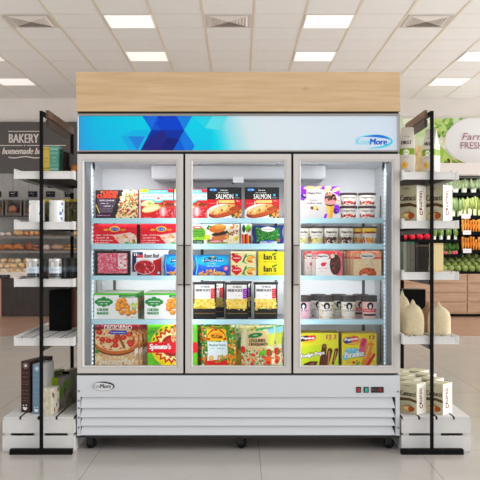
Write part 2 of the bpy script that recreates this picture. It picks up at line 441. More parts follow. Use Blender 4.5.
# doors
def door(p0, p1, g0, g1, side):
    x0, x1 = xf(p0), xf(p1); off = Vector((x0 if side < 0 else x1, YF, zf(373)))
    root = FM(); root.ring((x0, zf(373.2), x1, zf(154)), (xf(g0-2.6), zf(368), xf(g1+2.6), zf(159)), YF, YF+.038, FRM, 0)
    root.ring((xf(g0-2.7), zf(368.1), xf(g1+2.7), zf(158.9)), (xf(g0), zf(366), xf(g1), zf(161.5)), YF+.001, YF+.034, (190, 187, 184), .006, (218, 215, 211))
    d = root.part('door', 'paint', bevel=.0015)
    g = FM(); g.box(xf(g0)-.008, YF+.016, zf(367.3), xf(g1)+.008, YF+.020, zf(160), WH); g.part('glass_pane', 'glass', d)
    s = FM(); s.ring((x0+.008, zf(372), x1-.008, zf(155.5)), (xf(g0-1), zf(367.2), xf(g1+1), zf(160.4)), YF+.038, YF+.052, (150, 152, 154)); s.part('door_seal', 'matte', d)
    hx = (xf(p1-5.2), xf(p1-.4)) if side < 0 else (xf(p0+.4), xf(p0+5.2))
    k = FM(); k.box(hx[0], YF-.012, zf(284), hx[1], YF+.001, zf(246), (192, 185, 178), side=(130, 124, 118))
    k.box(hx[0]+.006, YF-.0135, zf(284), hx[1]-.006, YF-.0118, zf(246), (176, 169, 162))
    k.box(hx[0]-.001, YF-.014, zf(246), hx[1]+.001, YF+.001, zf(244.9), (90, 84, 80)); k.box(hx[0]-.001, YF-.014, zf(285.2), hx[1]+.001, YF+.001, zf(284), (84, 78, 74))
    k.part('handle', 'paint', d)
door(77.4, 183.1, 83.6, 175.8, -1); door(185.3, 291.2, 192.6, 284.2, 1); door(293.5, 399.8, 300.9, 392.2, 1)
# shelves with light-blue price rails
SH = []
def fill_lamp(y, z, pw, tilt=78, cx=-.01, wd=1.78):  # unseen area lamp added to brighten the freezer's back wall
    l = bpy.data.lights.new('fill_lamp', 'AREA'); l.shape = 'RECTANGLE'; l.size = wd; l.size_y = .008; l.energy = pw; l.color = (.95, .975, 1); l.spread = math.radians(80)
    o = bpy.data.objects.new('fill_lamp', l); COL.objects.link(o); o.parent = FZ; o.location = (cx-FO[0], y-FO[1], z-FO[2]); o.rotation_euler = (math.radians(tilt), 0, 0); return o
SHP = [.3, .35, 1.6, .25]
sx0, sx1 = -.93, .905; YS = 5.08+CY
for n, (pa, pb) in enumerate(((218.1, 223.3), (243.7, 249.3), (275.6, 280.2), (319.4, 324.4))):
    zs = Z(pa, 5.08)-.004; SH.append(zs)
    s = FM(); s.box(sx0, YS+.004, zs-.012, sx1, .62, zs, (222, 224, 226))
    for x in [sx0+.01+i*.06 for i in range(30)]: s.box(x, YS+.005, zs-.018, x+.008, .62, zs-.012, (205, 207, 210))
    o = s.part('shelf', 'paint')
    fill_lamp(YS+.02, zs-.0225, SHP[n])
    r = FM(); r.box(sx0, YS, Z(pb, 5.08), sx1, YS+.004, Z(pa, 5.08), (198, 234, 244)); r.part('price_rail', 'film', o)
SH.append(ZFL)
# standards on the back wall, probes, led tubes
for px in (114, 202, 276, 364):
    x = X(px, 5.52); s = FM(); s.box(x-.009, YB-.062, ZFL, x+.009, YB-.05, Z(205, 5.52), (84, 88, 86)); s.part('shelf_standard', 'matte')
for x, sgn in ((ix0, 1), (ix1, -1)):
    y = 5.30+CY
    s = FM(); s.box(x, y, ZFL+.01, x+sgn*.006, y+.02, Z(196, 5.3), (120, 116, 114)); s.part('shelf_standard', 'matte')
    l = FM(); y = 5.12+CY; l.box(x, y-.012, ZFL+.02, x+sgn*.012, y+.012, zf(160), (228, 240, 247)); o = l.part('led_or_fill_strip', 'paint')
    l = FM(); z = ZFL+.03
    while z < zf(161): l.box(x+sgn*.0118, y-.0125, z, x+sgn*.016, y-.004, z+.012, (240, 240, 240)); z += .026
    l.part('led_beads', 'led_light', o)
    q = FM(); xx = x+sgn*.022
    q.tube([(xx, 5.09+CY, Z(160.5, 5.1)), (xx+sgn*.002, 5.09+CY, Z(166, 5.1)), (xx+sgn*.004, 5.09+CY, Z(171, 5.1))], [.005, .009, .004], (30, 30, 30))
    q.tube([(xx+sgn*.004, 5.09+CY, Z(170, 5.1)), (xx+sgn*.001, 5.09+CY, Z(174, 5.1)), (x+sgn*.004, 5.095+CY, Z(177, 5.1))], .0015, (120, 120, 120)); q.part('cable', 'matte')
for px in (184.2, 292.3):                        # unseen glowing strips added behind the door posts to brighten the goods
    x = xf(px); l = FM(); l.box(x-.02, YF+.092, ZFL+.05, x+.02, YF+.10, zf(162), (240, 240, 240)); l.part('led_or_fill_strip', 'post_fill_glow')
fill_lamp(YF+.085, zf(158.8), .62, 64, -.76, .32); fill_lamp(YF+.085, zf(158.8), .62, 64, .74, .32); fill_lamp(YF+.085, zf(158.8), .55, 52, -.01, 1.1)  # added lamps hidden above the doors, lighting the back wall
for x, sgn in ((ix0, 1), (ix1, -1)):
    l = FM(); l.box(x+sgn*.0005, YF+.0555, ZFL+.002, x+sgn*.004, 5.10+CY, zf(158.4), (132, 139, 144)); l.part('jamb_lining', 'matte')
# evaporator
e = FM(); ye = 5.22+CY; e.box(X(151, 5.22), ye, Z(178.5, 5.22), X(326, 5.22), YB-.052, zf(158.5), (196, 198, 201))
ev = e.part('evaporator', 'paint', bevel=.008)
e = FM(); e.box(X(151.5, 5.22), ye-.002, Z(179.3, 5.22), X(325.5, 5.22), ye+.02, Z(177.8, 5.22), (168, 170, 172)); e.part('drip_edge', 'paint', ev)
for a, c2 in ((193.5, 205), (272, 283.5), (154, 160), (317, 323)):
    e = FM(); e.mesh([(X(a, 5.2), ye-.004, Z(162, 5.2)), (X(c2, 5.2), ye-.004, Z(162, 5.2)), (X((a+c2)/2, 5.2), ye-.004, Z(165.5, 5.2)),
                      (X(a, 5.2), ye+.002, Z(162, 5.2)), (X(c2, 5.2), ye+.002, Z(162, 5.2)), (X((a+c2)/2, 5.2), ye+.002, Z(165.5, 5.2))],
                     [(0, 1, 2), (5, 4, 3), (0, 3, 4, 1), (1, 4, 5, 2), (2, 5, 3, 0)], (170, 168, 166)); e.part('bracket', 'paint', ev)
e = FM(); e.box(X(233, 5.19), ye-.02, Z(182.5, 5.2), X(243.5, 5.19), ye+.01, Z(177, 5.2), (215, 217, 219)); e.box(X(232, 5.19), ye-.012, Z(184, 5.2), X(234, 5.19), ye, Z(182.3, 5.2), (90, 90, 90)); e.part('lamp_switch', 'paint', ev)
# base panel
p = FM()
p.box(xf(77), YF, zf(397), xf(395.6), YF+.03, zf(375.6), (212, 215, 219)); p.box(xf(77), YF, zf(435.6), xf(80.2), YF+.05, zf(397), (212, 215, 219))
p.box(xf(395.6), YF, zf(435.6), xf(399.8), YF+.05, zf(375.6), (212, 215, 219)); p.box(xf(80), YF+.04, zf(435), xf(396), YF+.05, zf(396), (34, 34, 35))
bp = p.part('base_panel', 'paint')
for a, b2 in ((397.2, 408.2), (408.9, 417.4), (418.1, 425.9), (426.6, 435.3)):
    l = FM(); xa, xb = xf(80.3), xf(395.3); za, zb2 = zf(a), zf(b2); y1 = YF+.018; y0 = YF+.002; xc = xf(392.2); xd = xf(81.6)
    vs = [(xd, y1, za), (xc, y1, za), (xb, y0, zb2), (xa, y0, zb2), (xb, y1, zb2-.0), (xa, y1, zb2-.0), (xb, y0, zb2+.004), (xa, y0, zb2+.004)]
    l.mesh(vs, [(0, 1, 6, 7), (7, 6, 2, 3), (3, 2, 4, 5), (1, 4, 2, 6), (0, 7, 3, 5)], (212, 215, 219)); l.part('louvre', 'paint', bp)
for px in (79, 398.0):
    for py in (391.5, 427.6) if px > 200 else (391, 400.5, 408, 417.5, 427.5):
        s = FM(); s.lathe([(.006, 0), (.006, .003), (.003, .005)], 10, (120, 126, 130)); s.v = [(xf(px)+x, YF-z, zf(py)+y) for x, y, z in s.v]; s.part('screw', 'steel', bp)
# nameplate
nm = FM(); cxp, cyp = 103.2, 386.2
s = Art(nm, lambda u, v, l: (xf(90)+u*(xf(117)-xf(90)), YF-.001-l, zf(393)+v*(zf(379)-zf(393))), .16, .08); s.fr(90, 379, 117, 393)
s.ell(cxp, cyp, 11.6, 4.9, (120, 122, 124), n=28); s.ell(cxp, cyp, 11.1, 4.5, (218, 220, 222), n=28)
s.arc(cxp, cyp, 11.0, 4.4, .1, 1.5, (30, 30, 32), -130, 50); s.text('Kool', 93.4, 384, 100, 388.2, (60, 60, 62), .1); s.text('More', 100.4, 384, 110.6, 388.2, (25, 25, 27), .1, .2)
nm.box(xf(94), YF-.0008, zf(390), xf(112), YF+.001, zf(382.5), (218, 220, 222)); nm.part('nameplate', 'paint', bp, label='oval maker badge at the left of the base panel')
for px0, px1, col, lb in ((356.2, 361, (190, 40, 50), 'red rocker switch'), (363.6, 368.6, (50, 175, 150), 'green rocker switch')):
    s = FM(); s.box(xf(px0), YF-.004, zf(392.6), xf(px1), YF+.002, zf(386.8), (40, 36, 34)); o = s.part('switch', 'paint', bp, label=lb)
    s = FM(); s.box(xf(px0+1.1), YF-.007, zf(391.8), xf(px1-1.1), YF-.003, zf(387.8), col); s.part('rocker', 'gloss', o)
s = FM(); s.box(xf(371), YF-.004, zf(392.6), xf(383.6), YF+.002, zf(386.8), (34, 30, 30)); o = s.part('temperature_display', 'gloss', bp)
s = FM(); a = Art(s, lambda u, v, l: (xf(371)+u*(xf(383.6)-xf(371)), YF-.0045-l, zf(392.6)+v*(zf(386.8)-zf(392.6))), .08, .035); a.fr(371, 386.8, 383.6, 392.6)
a.text('-18', 377, 388.2, 381.2, 391.2, (225, 50, 50)); a.rect(372.2, 388.4, 373.3, 391, (90, 90, 90)); a.rect(374.6, 388.6, 375.8, 391, (50, 60, 50)); s.part('digits', 'paint', o)
# underside and castors
s = FM(); s.box(fx0+.004, YF+.004, zb-.012, fx1-.004, YB, zb, (52, 54, 56)); s.part('chassis', 'matte')
for px, yy in ((87.5, .07), (240, .07), (389.5, .07), (87.5, .6), (240, .6), (389.5, .6)):
    x = xf(px); y = YF+yy; off = Vector((x, y, 0))
    s = FM(); s.box(x-.04, y-.035, zb-.018, x+.04, y+.035, zb-.0122, (70, 74, 76)); s.box(x-.018, y-.024, .028, x+.022, y-.019, zb-.018, (44, 46, 48)); s.box(x-.018, y+.019, .028, x+.022, y+.024, zb-.018, (44, 46, 48))
    s.lathe([(.02, 0), (.016, .012)], 14, (60, 62, 64), (x, y, zb-.03)); cs = s.part('castor', 'steel')
    w = FM(); w.lathe([(.012, -.015), (.028, -.014), (.031, -.008), (.031, .008), (.028, .014), (.012, .015)], 18, (24, 24, 25)); w.v = [(x+.010+xx*.94+z*.34, y+z-xx*.34, .0315+yy2) for xx, yy2, z in w.v]; w.part('wheel', 'matte', cs)

# wooden box standing on the freezer
b = M(); b.box(xf(76), YF+.001, zf(111.5)+.001, xf(400.3), YB, zf(72), (200, 170, 130)); b.build('wooden_header_box', 'oak', label='long pale oak box lying across the top of the display freezer', cat='wooden box', bevel=.002)
# ================================================================ FROZEN GOODS
DP = 5.135
def pack(name, label, cat, px0, px1, pyt, shelf, depth, base, draw=None, q=None, d=DP, side=None, top=None, group=None, mat='card', lift=0, pyb=None, dside=None):
    zs = (SH[shelf] if pyb is None else Z(pyb, d))+.001+lift
    x0, x1 = X(px0, d), X(px1, d); w, h = x1-x0, Z(pyt, d)-zs
    b = M(); b.box(-w/2, 0, 0, w/2, depth, h, base, side=side, top=top)
    if draw:
        A = Art(b, flatmap(w, 0, h=h), w, h); A.fr(*q); draw(A)
    if dside: A = Art(b, lambda u, v, l: (w/2+l, u*depth, v*h), depth, h); A.fr(0, 0, 100, 100); dside(A)
    return b.build(name, mat, loc=((x0+x1)/2, d+CY, zs), label=label, cat=cat, group=group, bevel=0)
def bag(name, label, cat, px0, px1, pyt, shelf, base, draw, q, d=DP, bulge=.018, group=None, seal=None, wob=.004):
    zs = SH[shelf]+.001; x0, x1 = X(px0, d), X(px1, d); w, h = x1-x0, Z(pyt, d)-zs; b = M(); sd = R.uniform(0, 50)
    def f(u, v):
        k = (1-(2*u-1)**4)*(1-(2*v-1)**4); k = max(0, k)
        return bulge*math.sqrt(k)*(1+.10*math.sin(9*u+sd)*math.cos(7*v+sd))
    def mp(u, v, l):
        cx = (u-.5)*w*(1-.03*math.sin(PI*v)); return (cx+wob*math.sin(8*v+sd)*(abs(u-.5)*2), -f(u, v)-l+.0, v*h+wob*.4*math.sin(9*u+sd)*v)
    N, K = 14, 16
    vs = [mp(i/N, j/K, 0) for j in range(K+1) for i in range(N+1)]
    vb = [(mp(i/N, j/K, 0)[0], f(i/N, j/K)+.0006, mp(i/N, j/K, 0)[2]) for j in range(K+1) for i in range(N+1)]
    fs = [(j*(N+1)+i, j*(N+1)+i+1, (j+1)*(N+1)+i+1, (j+1)*(N+1)+i) for j in range(K) for i in range(N)]
    b.mesh(vs, fs, base); b.mesh(vb, [t[::-1] for t in fs], base)
    A = Art(b, mp, w, h, lift=8e-4, edge=.022, dz=4e-5); A.fr(*q); draw(A)
    return b.build(name, 'film', loc=((x0+x1)/2, d+CY+bulge*.3, zs), label=label, cat=cat, group=group)
W_ = (248, 248, 246)
# ---- row 1
def lc(A):
    A.poly([(48, 118), (225, 118), (235, 150), (205, 200), (200, 248), (60, 250), (60, 190)], (92, 76, 92))
    A.star(92, 55, 6, 16, 5, (240, 150, 60)); A.text('LEAN', 112, 45, 242, 74, (235, 82, 52), 0, 3); A.text('CUISINE', 50, 78, 242, 113, (235, 82, 52), 0, 4)
    A.scrib(75, 125, 215, 140, W_); A.scrib(85, 153, 162, 167, W_); A.scrib(105, 176, 200, 192, W_); A.scrib(80, 205, 190, 213, (190, 180, 190)); A.scrib(85, 225, 190, 233, (190, 180, 190))
    A.rect(45, 258, 185, 280, (100, 40, 82)); A.scrib(52, 263, 170, 275, (235, 215, 230)); A.cap(42, 175, 72, 245, 5, (225, 200, 120))
    t = lambda x, y: x > 300-(y-38)*.28 and x > 235
    A.food(230, 45, 440, 292, [(246, 226, 186), (250, 236, 206), (240, 214, 160), (246, 226, 186), (238, 196, 130)], 260, 17, t)
    A.food(250, 60, 440, 280, [(214, 70, 70), (235, 140, 60), (120, 150, 60), (190, 50, 80), (250, 240, 220), (120, 60, 50)], 110, 11, t)
def sv(A):
    A.rect(30, 150, 420, 385, (214, 44, 46)); A.rect(30, 38, 126, 92, (240, 218, 40))
    A.food(230, 230, 418, 380, [(226, 60, 60), (240, 120, 130), (200, 30, 40), (245, 170, 170)], 60, 22)
    A.ell(120, 200, 90, 34, (246, 232, 180), -12); A.ell(140, 205, 24, 16, (180, 200, 60)); A.ell(160, 262, 118, 42, (246, 226, 160), -14); A.ell(150, 268, 96, 22, (250, 240, 200), -14)
    A.food(255, 200, 418, 245, [(90, 40, 34), (150, 70, 50), (210, 110, 50)], 30, 16); A.ell(300, 300, 46, 60, (240, 150, 155)); A.ell(300, 300, 18, 50, (250, 210, 210))
    A.rect(30, 78, 420, 168, (96, 214, 224)); A.ell(238, 165, 66, 34, (96, 214, 224)); A.rect(30, 92, 420, 156, (246, 250, 250)); A.ell(238, 154, 52, 22, (246, 250, 250))
    A.poly([(124, 46), (352, 46), (366, 92), (116, 92)], (110, 216, 226)); A.scrib(150, 58, 330, 78, W_); A.scrib(60, 108, 405, 134, (70, 80, 96)); A.ell(244, 145, 18, 12, (232, 90, 60)); A.poly([(360, 38), (420, 38), (420, 70)], (232, 70, 100))
    A.scrib(60, 360, 160, 374, (240, 210, 200))
def salmon(A):
    A.rect(40, 172, 432, 385, (206, 32, 46)); A.ell(240, 330, 215, 110, (248, 246, 242)); A.food(330, 290, 430, 380, [(238, 140, 50), (240, 170, 90), (70, 110, 46), (50, 90, 40)], 50, 18)
    A.rect(170, 180, 350, 212, (238, 206, 130)); A.rect(150, 190, 160, 240, (250, 240, 235)); A.scrib(60, 205, 140, 220, (255, 160, 150)); A.scrib(375, 180, 405, 195, W_)
    A.ell(240, 304, 190, 58, (160, 62, 36), -14); A.ell(262, 312, 150, 36, (196, 100, 56), -16); A.ell(212, 280, 158, 42, (230, 182, 112), -15); A.ell(180, 278, 104, 26, (244, 212, 150), -16); A.food(100, 240, 370, 330, [(246, 220, 160), (214, 150, 80), (190, 110, 60)], 46, 11, lambda x, y: abs((y-292)+.26*(x-228)) < 36)
    A.ell(345, 270, 62, 22, (182, 84, 48), -16); A.ell(110, 66, 44, 15, (40, 130, 200)); A.scrib(80, 60, 140, 72, W_)
    A.scrib(196, 62, 276, 80, W_); A.scrib(165, 90, 298, 104, W_); A.text('SALMON', 140, 112, 336, 166, (236, 236, 232), 0, 1); A.rect(364, 112, 389, 136, (70, 176, 232)); A.scrib(350, 148, 408, 160, (200, 200, 200))
def hdbars(A):
    P = (150, 44, 228); Y = (244, 214, 140)
    A.rect(30, 25, 455, 62, P); A.poly([(290, 25), (455, 25), (455, 140), (400, 100), (330, 60)], P); A.poly([(30, 40), (95, 40), (92, 150), (60, 178), (30, 170)], P)
    A.ell(62, 130, 34, 18, (40, 40, 120), 20); A.ell(72, 122, 18, 9, Y, 20); A.ell(420, 270, 42, 50, P); A.ell(410, 290, 22, 30, (40, 40, 140)); A.poly([(275, 372), (295, 320), (320, 315), (310, 372)], P)
    for c in ((120, 40, 62, 16), (205, 42, 60, 14), (315, 50, 24, 50), (420, 60, 50, 20), (345, 40, 20, 26)): A.ell(*c, Y, R.uniform(-20, 20))
    A.ell(345, 35, 16, 16, (250, 246, 240)); A.rect(92, 60, 268, 372, (226, 222, 220)); A.ell(180, 62, 88, 14, (226, 222, 220)); A.rect(54, 180, 92, 372, (226, 222, 220)); A.rect(30, 180, 50, 372, (232, 226, 226))
    A.text('Häagen-Dazs', 104, 86, 256, 114, (70, 30, 34), 0, 2); A.text('butter', 134, 162, 216, 182, (120, 70, 60)); A.text('cookie cone', 92, 193, 260, 214, (120, 70, 60), 0, 1)
    A.poly([(305, 225), (400, 225), (372, 372), (330, 372)], (240, 176, 66)); A.poly([(310, 225), (352, 225), (346, 372), (330, 372)], (248, 206, 110))
    A.ell(352, 172, 66, 58, (232, 160, 158)); A.food(292, 92, 420, 170, [(74, 38, 34), (110, 66, 54), (60, 30, 28)], 34, 17, lambda x, y: (x-355)**2/64**2+(y-160)**2/74**2 < 1)
    A.ell(345, 112, 30, 14, (214, 160, 130)); A.arc(352, 190, 66, 48, 2, 16, (60, 32, 32), 20, 160)
    A.ell(188, 254, 32, 24, (240, 208, 90)); A.blob(155, 256, 18, (120, 50, 50)); A.blob(212, 272, 12, (80, 46, 40)); A.ell(180, 250, 12, 14, (250, 240, 200)); A.food(400, 90, 455, 360, [(90, 50, 50), (244, 150, 60), (240, 120, 120)], 12, 8)
LCb = pack('frozen_dinner_box', 'black frozen dinner box with orange lettering and a heap of pasta', 'frozen food box', 95.6, 138.2, 190, 0, .045, (46, 40, 46), lc, (35, 38, 445, 300), side=(150, 80, 90))
S1 = pack('frozen_dinner_box', 'red frozen dinner box with pale blue banner, the one beside the black pasta box', 'frozen food box', 140.6, 173.2, 189.2, 0, .05, (214, 60, 60), sv, (30, 38, 420, 385), group='red frozen dinner boxes with blue banner')
clone(S1, (X(190.6, DP), DP+CY, SH[0]+.001), 'red frozen dinner box with pale blue banner, left of the salmon boxes')
G = 'black salmon boxes on the top shelf'
S2 = pack('salmon_box', 'black and red frozen salmon box, left one of the pair', 'frozen food box', 207.2, 241.6, 187.3, 0, .045, (24, 23, 24), salmon, (40, 38, 432, 385), group=G)
clone(S2, (X(262, DP), DP+CY, SH[0]+.001), 'black and red frozen salmon box, right one of the pair')
pack('ice_cream_bar_box', 'white and purple ice cream box with a chocolate-topped cone', 'ice cream box', 300.8, 339.6, 186.2, 0, .07, (226, 222, 220), hdbars, (30, 25, 455, 372))
def tub(name, label, w, h, kind, lidc, body, loc, group, lidh=.012, deco=None):
    t = thing(name, label, 'ice cream tub', loc, group)
    r = w/2; b = M(); hb = h-lidh
    b.lathe([(r*.80, 0), (r*.82, .002), (r*.93, hb-.004), (r*.95, hb)], 28, [body]*3)
    mp = lambda u, v, l: ((r*(.82+.11*v)+l)*math.sin((u-.5)*2.6), -(r*(.82+.11*v)+l)*math.cos((u-.5)*2.6), .002+v*(hb-.006))
    A = Art(b, mp, r*2.4, hb, lift=4e-4, edge=.008, dz=3e-5); A.fr(0, 0, 100, 100); deco(A); b.build('tub_body', 'card', t, smooth=False)
    l = M(); l.lathe([(r*.97, hb-.003), (r*1.0, hb), (r*1.0, h-.003), (r*.97, h), (r*.9, h), (r*.88, h-.002), (0, h-.002)], 28, lidc); l.build('lid', 'paint', t)
    return t
def hd(pal, extra=None, topc=None):
    def f(A):
        if topc: A.rect(0, 0, 100, 26, topc); A.rect(0, 22, 100, 34, (238, 130, 60))
        A.text('Häagen-Dazs', 18, 16, 82, 34, (70, 50, 46), 0, .8); A.scrib(28, 42, 74, 50, (150, 130, 120))
        A.food(22, 60, 78, 92, pal, 26, 9); A.ell(85, 74, 6, 18, extra or pal[-1], 10); A.ell(8, 70, 6, 20, (150, 90, 60)); A.ell(14, 82, 5, 12, (232, 110, 90))
    return f
wt = X(377.4, DP)-X(359.2, DP)
SCU = tub('ice_cream_tub', 'small strawberry ice cream tub, upper left one of the four stacked', wt, .083, 'hd', (64, 42, 42), (244, 238, 230), (X(349.6, DP), DP+CY+.06, SH[0]+.001+.084), 'strawberry ice cream tubs in two stacks', deco=hd([(218, 84, 76), (232, 130, 120), (206, 60, 60), (150, 60, 50)], (90, 60, 40)))
for (px, k, t) in ((368.4, 1, 'upper right'), (349.6, 0, 'lower left'), (368.4, 0, 'lower right')):
    clone(SCU, (X(px, DP), DP+CY+.06, SH[0]+.001+.084*k), 'small strawberry ice cream tub, %s one of the four stacked' % t)
# ---- row 2
def redbox(A):
    A.ell(210, 158, 22, 8, (244, 190, 60)); A.ell(345, 158, 22, 8, (244, 150, 60)); A.ell(278, 152, 44, 22, (240, 210, 60)); A.ell(278, 153, 32, 15, (60, 90, 190)); A.scrib(256, 146, 302, 161, W_)
    A.poly([(258, 200), (405, 178), (455, 222), (455, 272), (322, 272)], (242, 214, 200)); A.food(285, 195, 440, 262, [(246, 190, 160), (250, 225, 210), (240, 170, 110), (248, 230, 220)], 34, 14, lambda x, y: y > 285-x*.25 and y > x*.8-150)
    A.ell(375, 264, 18, 10, (60, 190, 60)); A.food(400, 240, 455, 272, [(90, 150, 50), (160, 120, 40), (250, 240, 230)], 14, 9)
    for i, y in enumerate((193, 214, 235, 254)): A.scrib(122, y, 262-(i % 2)*28, y+14, (255, 236, 232))
RB = pack('frozen_chicken_box', 'wide red frozen food box with a yellow oval badge, left one of the pair', 'frozen food box', 93.8, 136.8, 224.0, 1, .17, (222, 28, 58), redbox, (110, 112, 455, 272), side=(170, 26, 48), group='wide red frozen food boxes')
clone(RB, (X(161.8, DP), DP+CY, SH[1]+.001), 'wide red frozen food box with a yellow oval badge, right one of the pair')
def burger(A):
    A.rect(100, 95, 150, 130, (214, 214, 60)); A.ell(66, 80, 50, 50, (104, 176, 56)); A.ell(66, 120, 50, 14, (150, 200, 60)); A.ell(58, 38, 33, 14, (206, 40, 60)); A.ell(58, 38, 22, 6, (250, 230, 230))
    for y in (62, 82, 102): A.scrib(28, y, 100, y+11, (36, 90, 40))
    A.rect(24, 132, 104, 161, (40, 92, 62)); A.scrib(38, 138, 92, 153, (220, 230, 210))
    A.ell(205, 154, 76, 11, (140, 180, 60)); A.ell(188, 140, 58, 15, (182, 44, 66)); A.ell(190, 143, 44, 7, (236, 190, 200)); A.ell(226, 112, 66, 24, (206, 130, 86), -6); A.ell(222, 84, 64, 15, (66, 44, 36), -10); A.ell(205, 46, 62, 32, (226, 132, 54), -8); A.ell(220, 36, 40, 16, (240, 160, 84), -8)
    A.food(130, 20, 160, 55, [(70, 130, 60), (50, 100, 50)], 8, 8); A.food(120, 130, 150, 160, [(60, 120, 60)], 5, 7)
    A.food(260, 18, 352, 48, [(240, 150, 50), (246, 190, 60), (230, 90, 50)], 12, 9); A.food(265, 55, 350, 95, [(90, 130, 50), (220, 110, 50), (60, 90, 40)], 18, 8); A.food(262, 105, 350, 155, [(246, 220, 120), (250, 236, 200), (240, 200, 80)], 20, 11)
pack('veggie_burger_box', 'cream frozen burger box with a big burger and a round green badge', 'frozen food box', 189.8, 239.3, 224.2, 1, .06, (250, 244, 226), burger, (2, 15, 362, 163), side=(238, 238, 236))
def slim(A):
    A.ell(398, 48, 12, 30, (40, 84, 50)); A.ell(432, 48, 22, 30, (120, 190, 60)); A.scrib(392, 40, 450, 52, (30, 80, 40)); A.ell(436, 60, 10, 8, (210, 60, 70))
    for i, c in enumerate(((206, 60, 60), (236, 140, 60), (70, 50, 50), (220, 80, 60), (240, 160, 70), (110, 60, 50))): A.cap(390+i*11, 100+R.randint(-8, 8), 392+i*11, 156, 7, c)
pack('frozen_burger_box', 'narrow white box with green badge and vegetable sticks between burger box and pea bag', 'frozen food box', 241.4, 251.3, 224.0, 1, .12, (248, 246, 238), slim, (380, 15, 455, 163))
def peas(A):
    A.rect(145, 138, 332, 252, (50, 120, 56)); A.food(148, 140, 330, 250, [(86, 170, 80), (60, 140, 60), (110, 190, 90), (40, 110, 50)], 210, 8, sq=.95)
    A.ell(240, 150, 56, 20, W_); A.ell(240, 142, 30, 16, W_); A.scrib(200, 144, 280, 157, (206, 50, 80)); A.ell(240, 250, 60, 10, (50, 90, 180)); A.rect(176, 250, 310, 272, (240, 242, 246)); A.ell(322, 240, 12, 8, (220, 60, 60)); A.scrib(185, 256, 300, 264, (150, 160, 190))
bag('frozen_pea_bag', 'dark blue bag of frozen green peas', 'frozen food bag', 252.2, 283.2, 225.8, 1, (34, 64, 134), peas, (115, 122, 360, 272), bulge=.014)
VAR = [('vanilla', [(240, 232, 160), (230, 220, 140), (170, 180, 90)], None, (214, 206, 120)), ('chocolate', [(84, 50, 42), (110, 66, 50), (60, 36, 32)], None, (236, 206, 120)), ('peach', [(236, 150, 60), (240, 190, 90)], (244, 206, 70), (240, 150, 50))]
hw = .099; hh = Z(226.4, DP)-SH[1]; V = {}
for px, dy, k, lb in ((302.5, 0, 0, 'vanilla ice cream tub at the door frame, leftmost of the dark-lidded row'), (317.0, 0, 0, 'vanilla ice cream tub left of the chocolate ones'),
                     (332.2, 0, 1, 'chocolate ice cream tub, left one of the two with brown scoops'), (347.4, 0, 1, 'chocolate ice cream tub, right one of the two with brown scoops'),
                     (360.0, .10, 2, 'yellow-topped ice cream tub set back, second from the right end'), (370.8, 0, 2, 'yellow-topped ice cream tub at the right end of the dark-lidded row')):
    loc = (X(px, DP+dy), DP+CY+dy+.055, SH[1]+.001)
    if k in V: clone(V[k], loc, lb)
    else: V[k] = tub('ice_cream_tub', lb, hw, hh, 'hd', (58, 42, 40), (246, 242, 232), loc, 'dark-lidded ice cream tubs on the second shelf', .009, hd(VAR[k][1], VAR[k][3], VAR[k][2]))
# ---- row 3
t3 = thing('meat_tray', 'black tray of pink minced meat with a white label', 'meat tray', (X(112.5, DP), DP+CY, SH[2]+.001))
w = X(129.8, DP)-X(95.2, DP); h = Z(251.0, DP)-SH[2]; b = M()
b.ring((-w/2, 0, w/2, h), (-w/2+.016, .014, w/2-.016, h-.014), 0, .03, (26, 26, 26), .008, (44, 44, 44)); b.box(-w/2+.01, .028, .01, w/2-.01, .04, h-.01, (36, 36, 36)); b.build('tray', 'film', t3)
b = M(); b.box(-w/2+.015, .008, .015, w/2-.015, .028, h-.015, (232, 120, 140)); A = Art(b, flatmap(w-.03, .008, z0=.015, h=h-.03), w, h); A.fr(80, 320, 206, 412)
A.food(80, 320, 206, 412, [(238, 130, 150), (248, 190, 200), (222, 90, 116), (245, 160, 176), (250, 215, 220)], 300, 5, sq=.5); b.build('minced_meat', 'film', t3)
b = M(); b.box(.035, .004, h*.28, w/2-.022, .0075, h-.018, (250, 250, 250)); A = Art(b, flatmap(w/2-.057, .004, .035, h*.28, h*.72-.018), .06, .1); A.fr(0, 0, 100, 100); A.ell(50, 12, 26, 8, (60, 60, 60))
A.scrib(15, 35, 85, 42, (190, 190, 190)); A.scrib(15, 55, 60, 62, (190, 190, 190)); A.ell(78, 76, 6, 4, (220, 80, 90)); b.build('paper_label', 'card', t3)
def beef(A):
    A.rect(228, 316, 275, 340, (30, 44, 100)); A.rect(228, 338, 246, 400, (30, 44, 100)); A.scrib(232, 320, 262, 332, W_); A.rect(250, 328, 276, 340, (214, 60, 70)); A.text('Roast Beef', 280, 322, 344, 340, (60, 46, 50), .2, 1)
    A.poly([(322, 352), (356, 340), (356, 415), (300, 415)], (206, 30, 46)); A.rect(250, 404, 330, 415, (32, 44, 100)); A.rect(306, 404, 336, 415, (220, 40, 50))
    A.ell(282, 380, 46, 32, (236, 190, 190)); A.ell(282, 380, 42, 28, (190, 36, 50)); A.food(250, 358, 318, 402, [(214, 60, 74), (170, 24, 40), (236, 140, 150), (200, 46, 60)], 36, 8, lambda x, y: (x-282)**2/38**2+(y-380)**2/24**2 < 1); A.ell(344, 404, 9, 9, (30, 30, 30)); A.ell(344, 404, 6, 6, (240, 240, 240))
    A.rect(358, 308, 386, 415, (236, 236, 236))
pack('roast_beef_pack', 'white pack showing a slab of red beef', 'meat pack', 130.8, 168.2, 250.2, 2, .05, (246, 246, 246), beef, (222, 308, 386, 415), d=DP+.06)
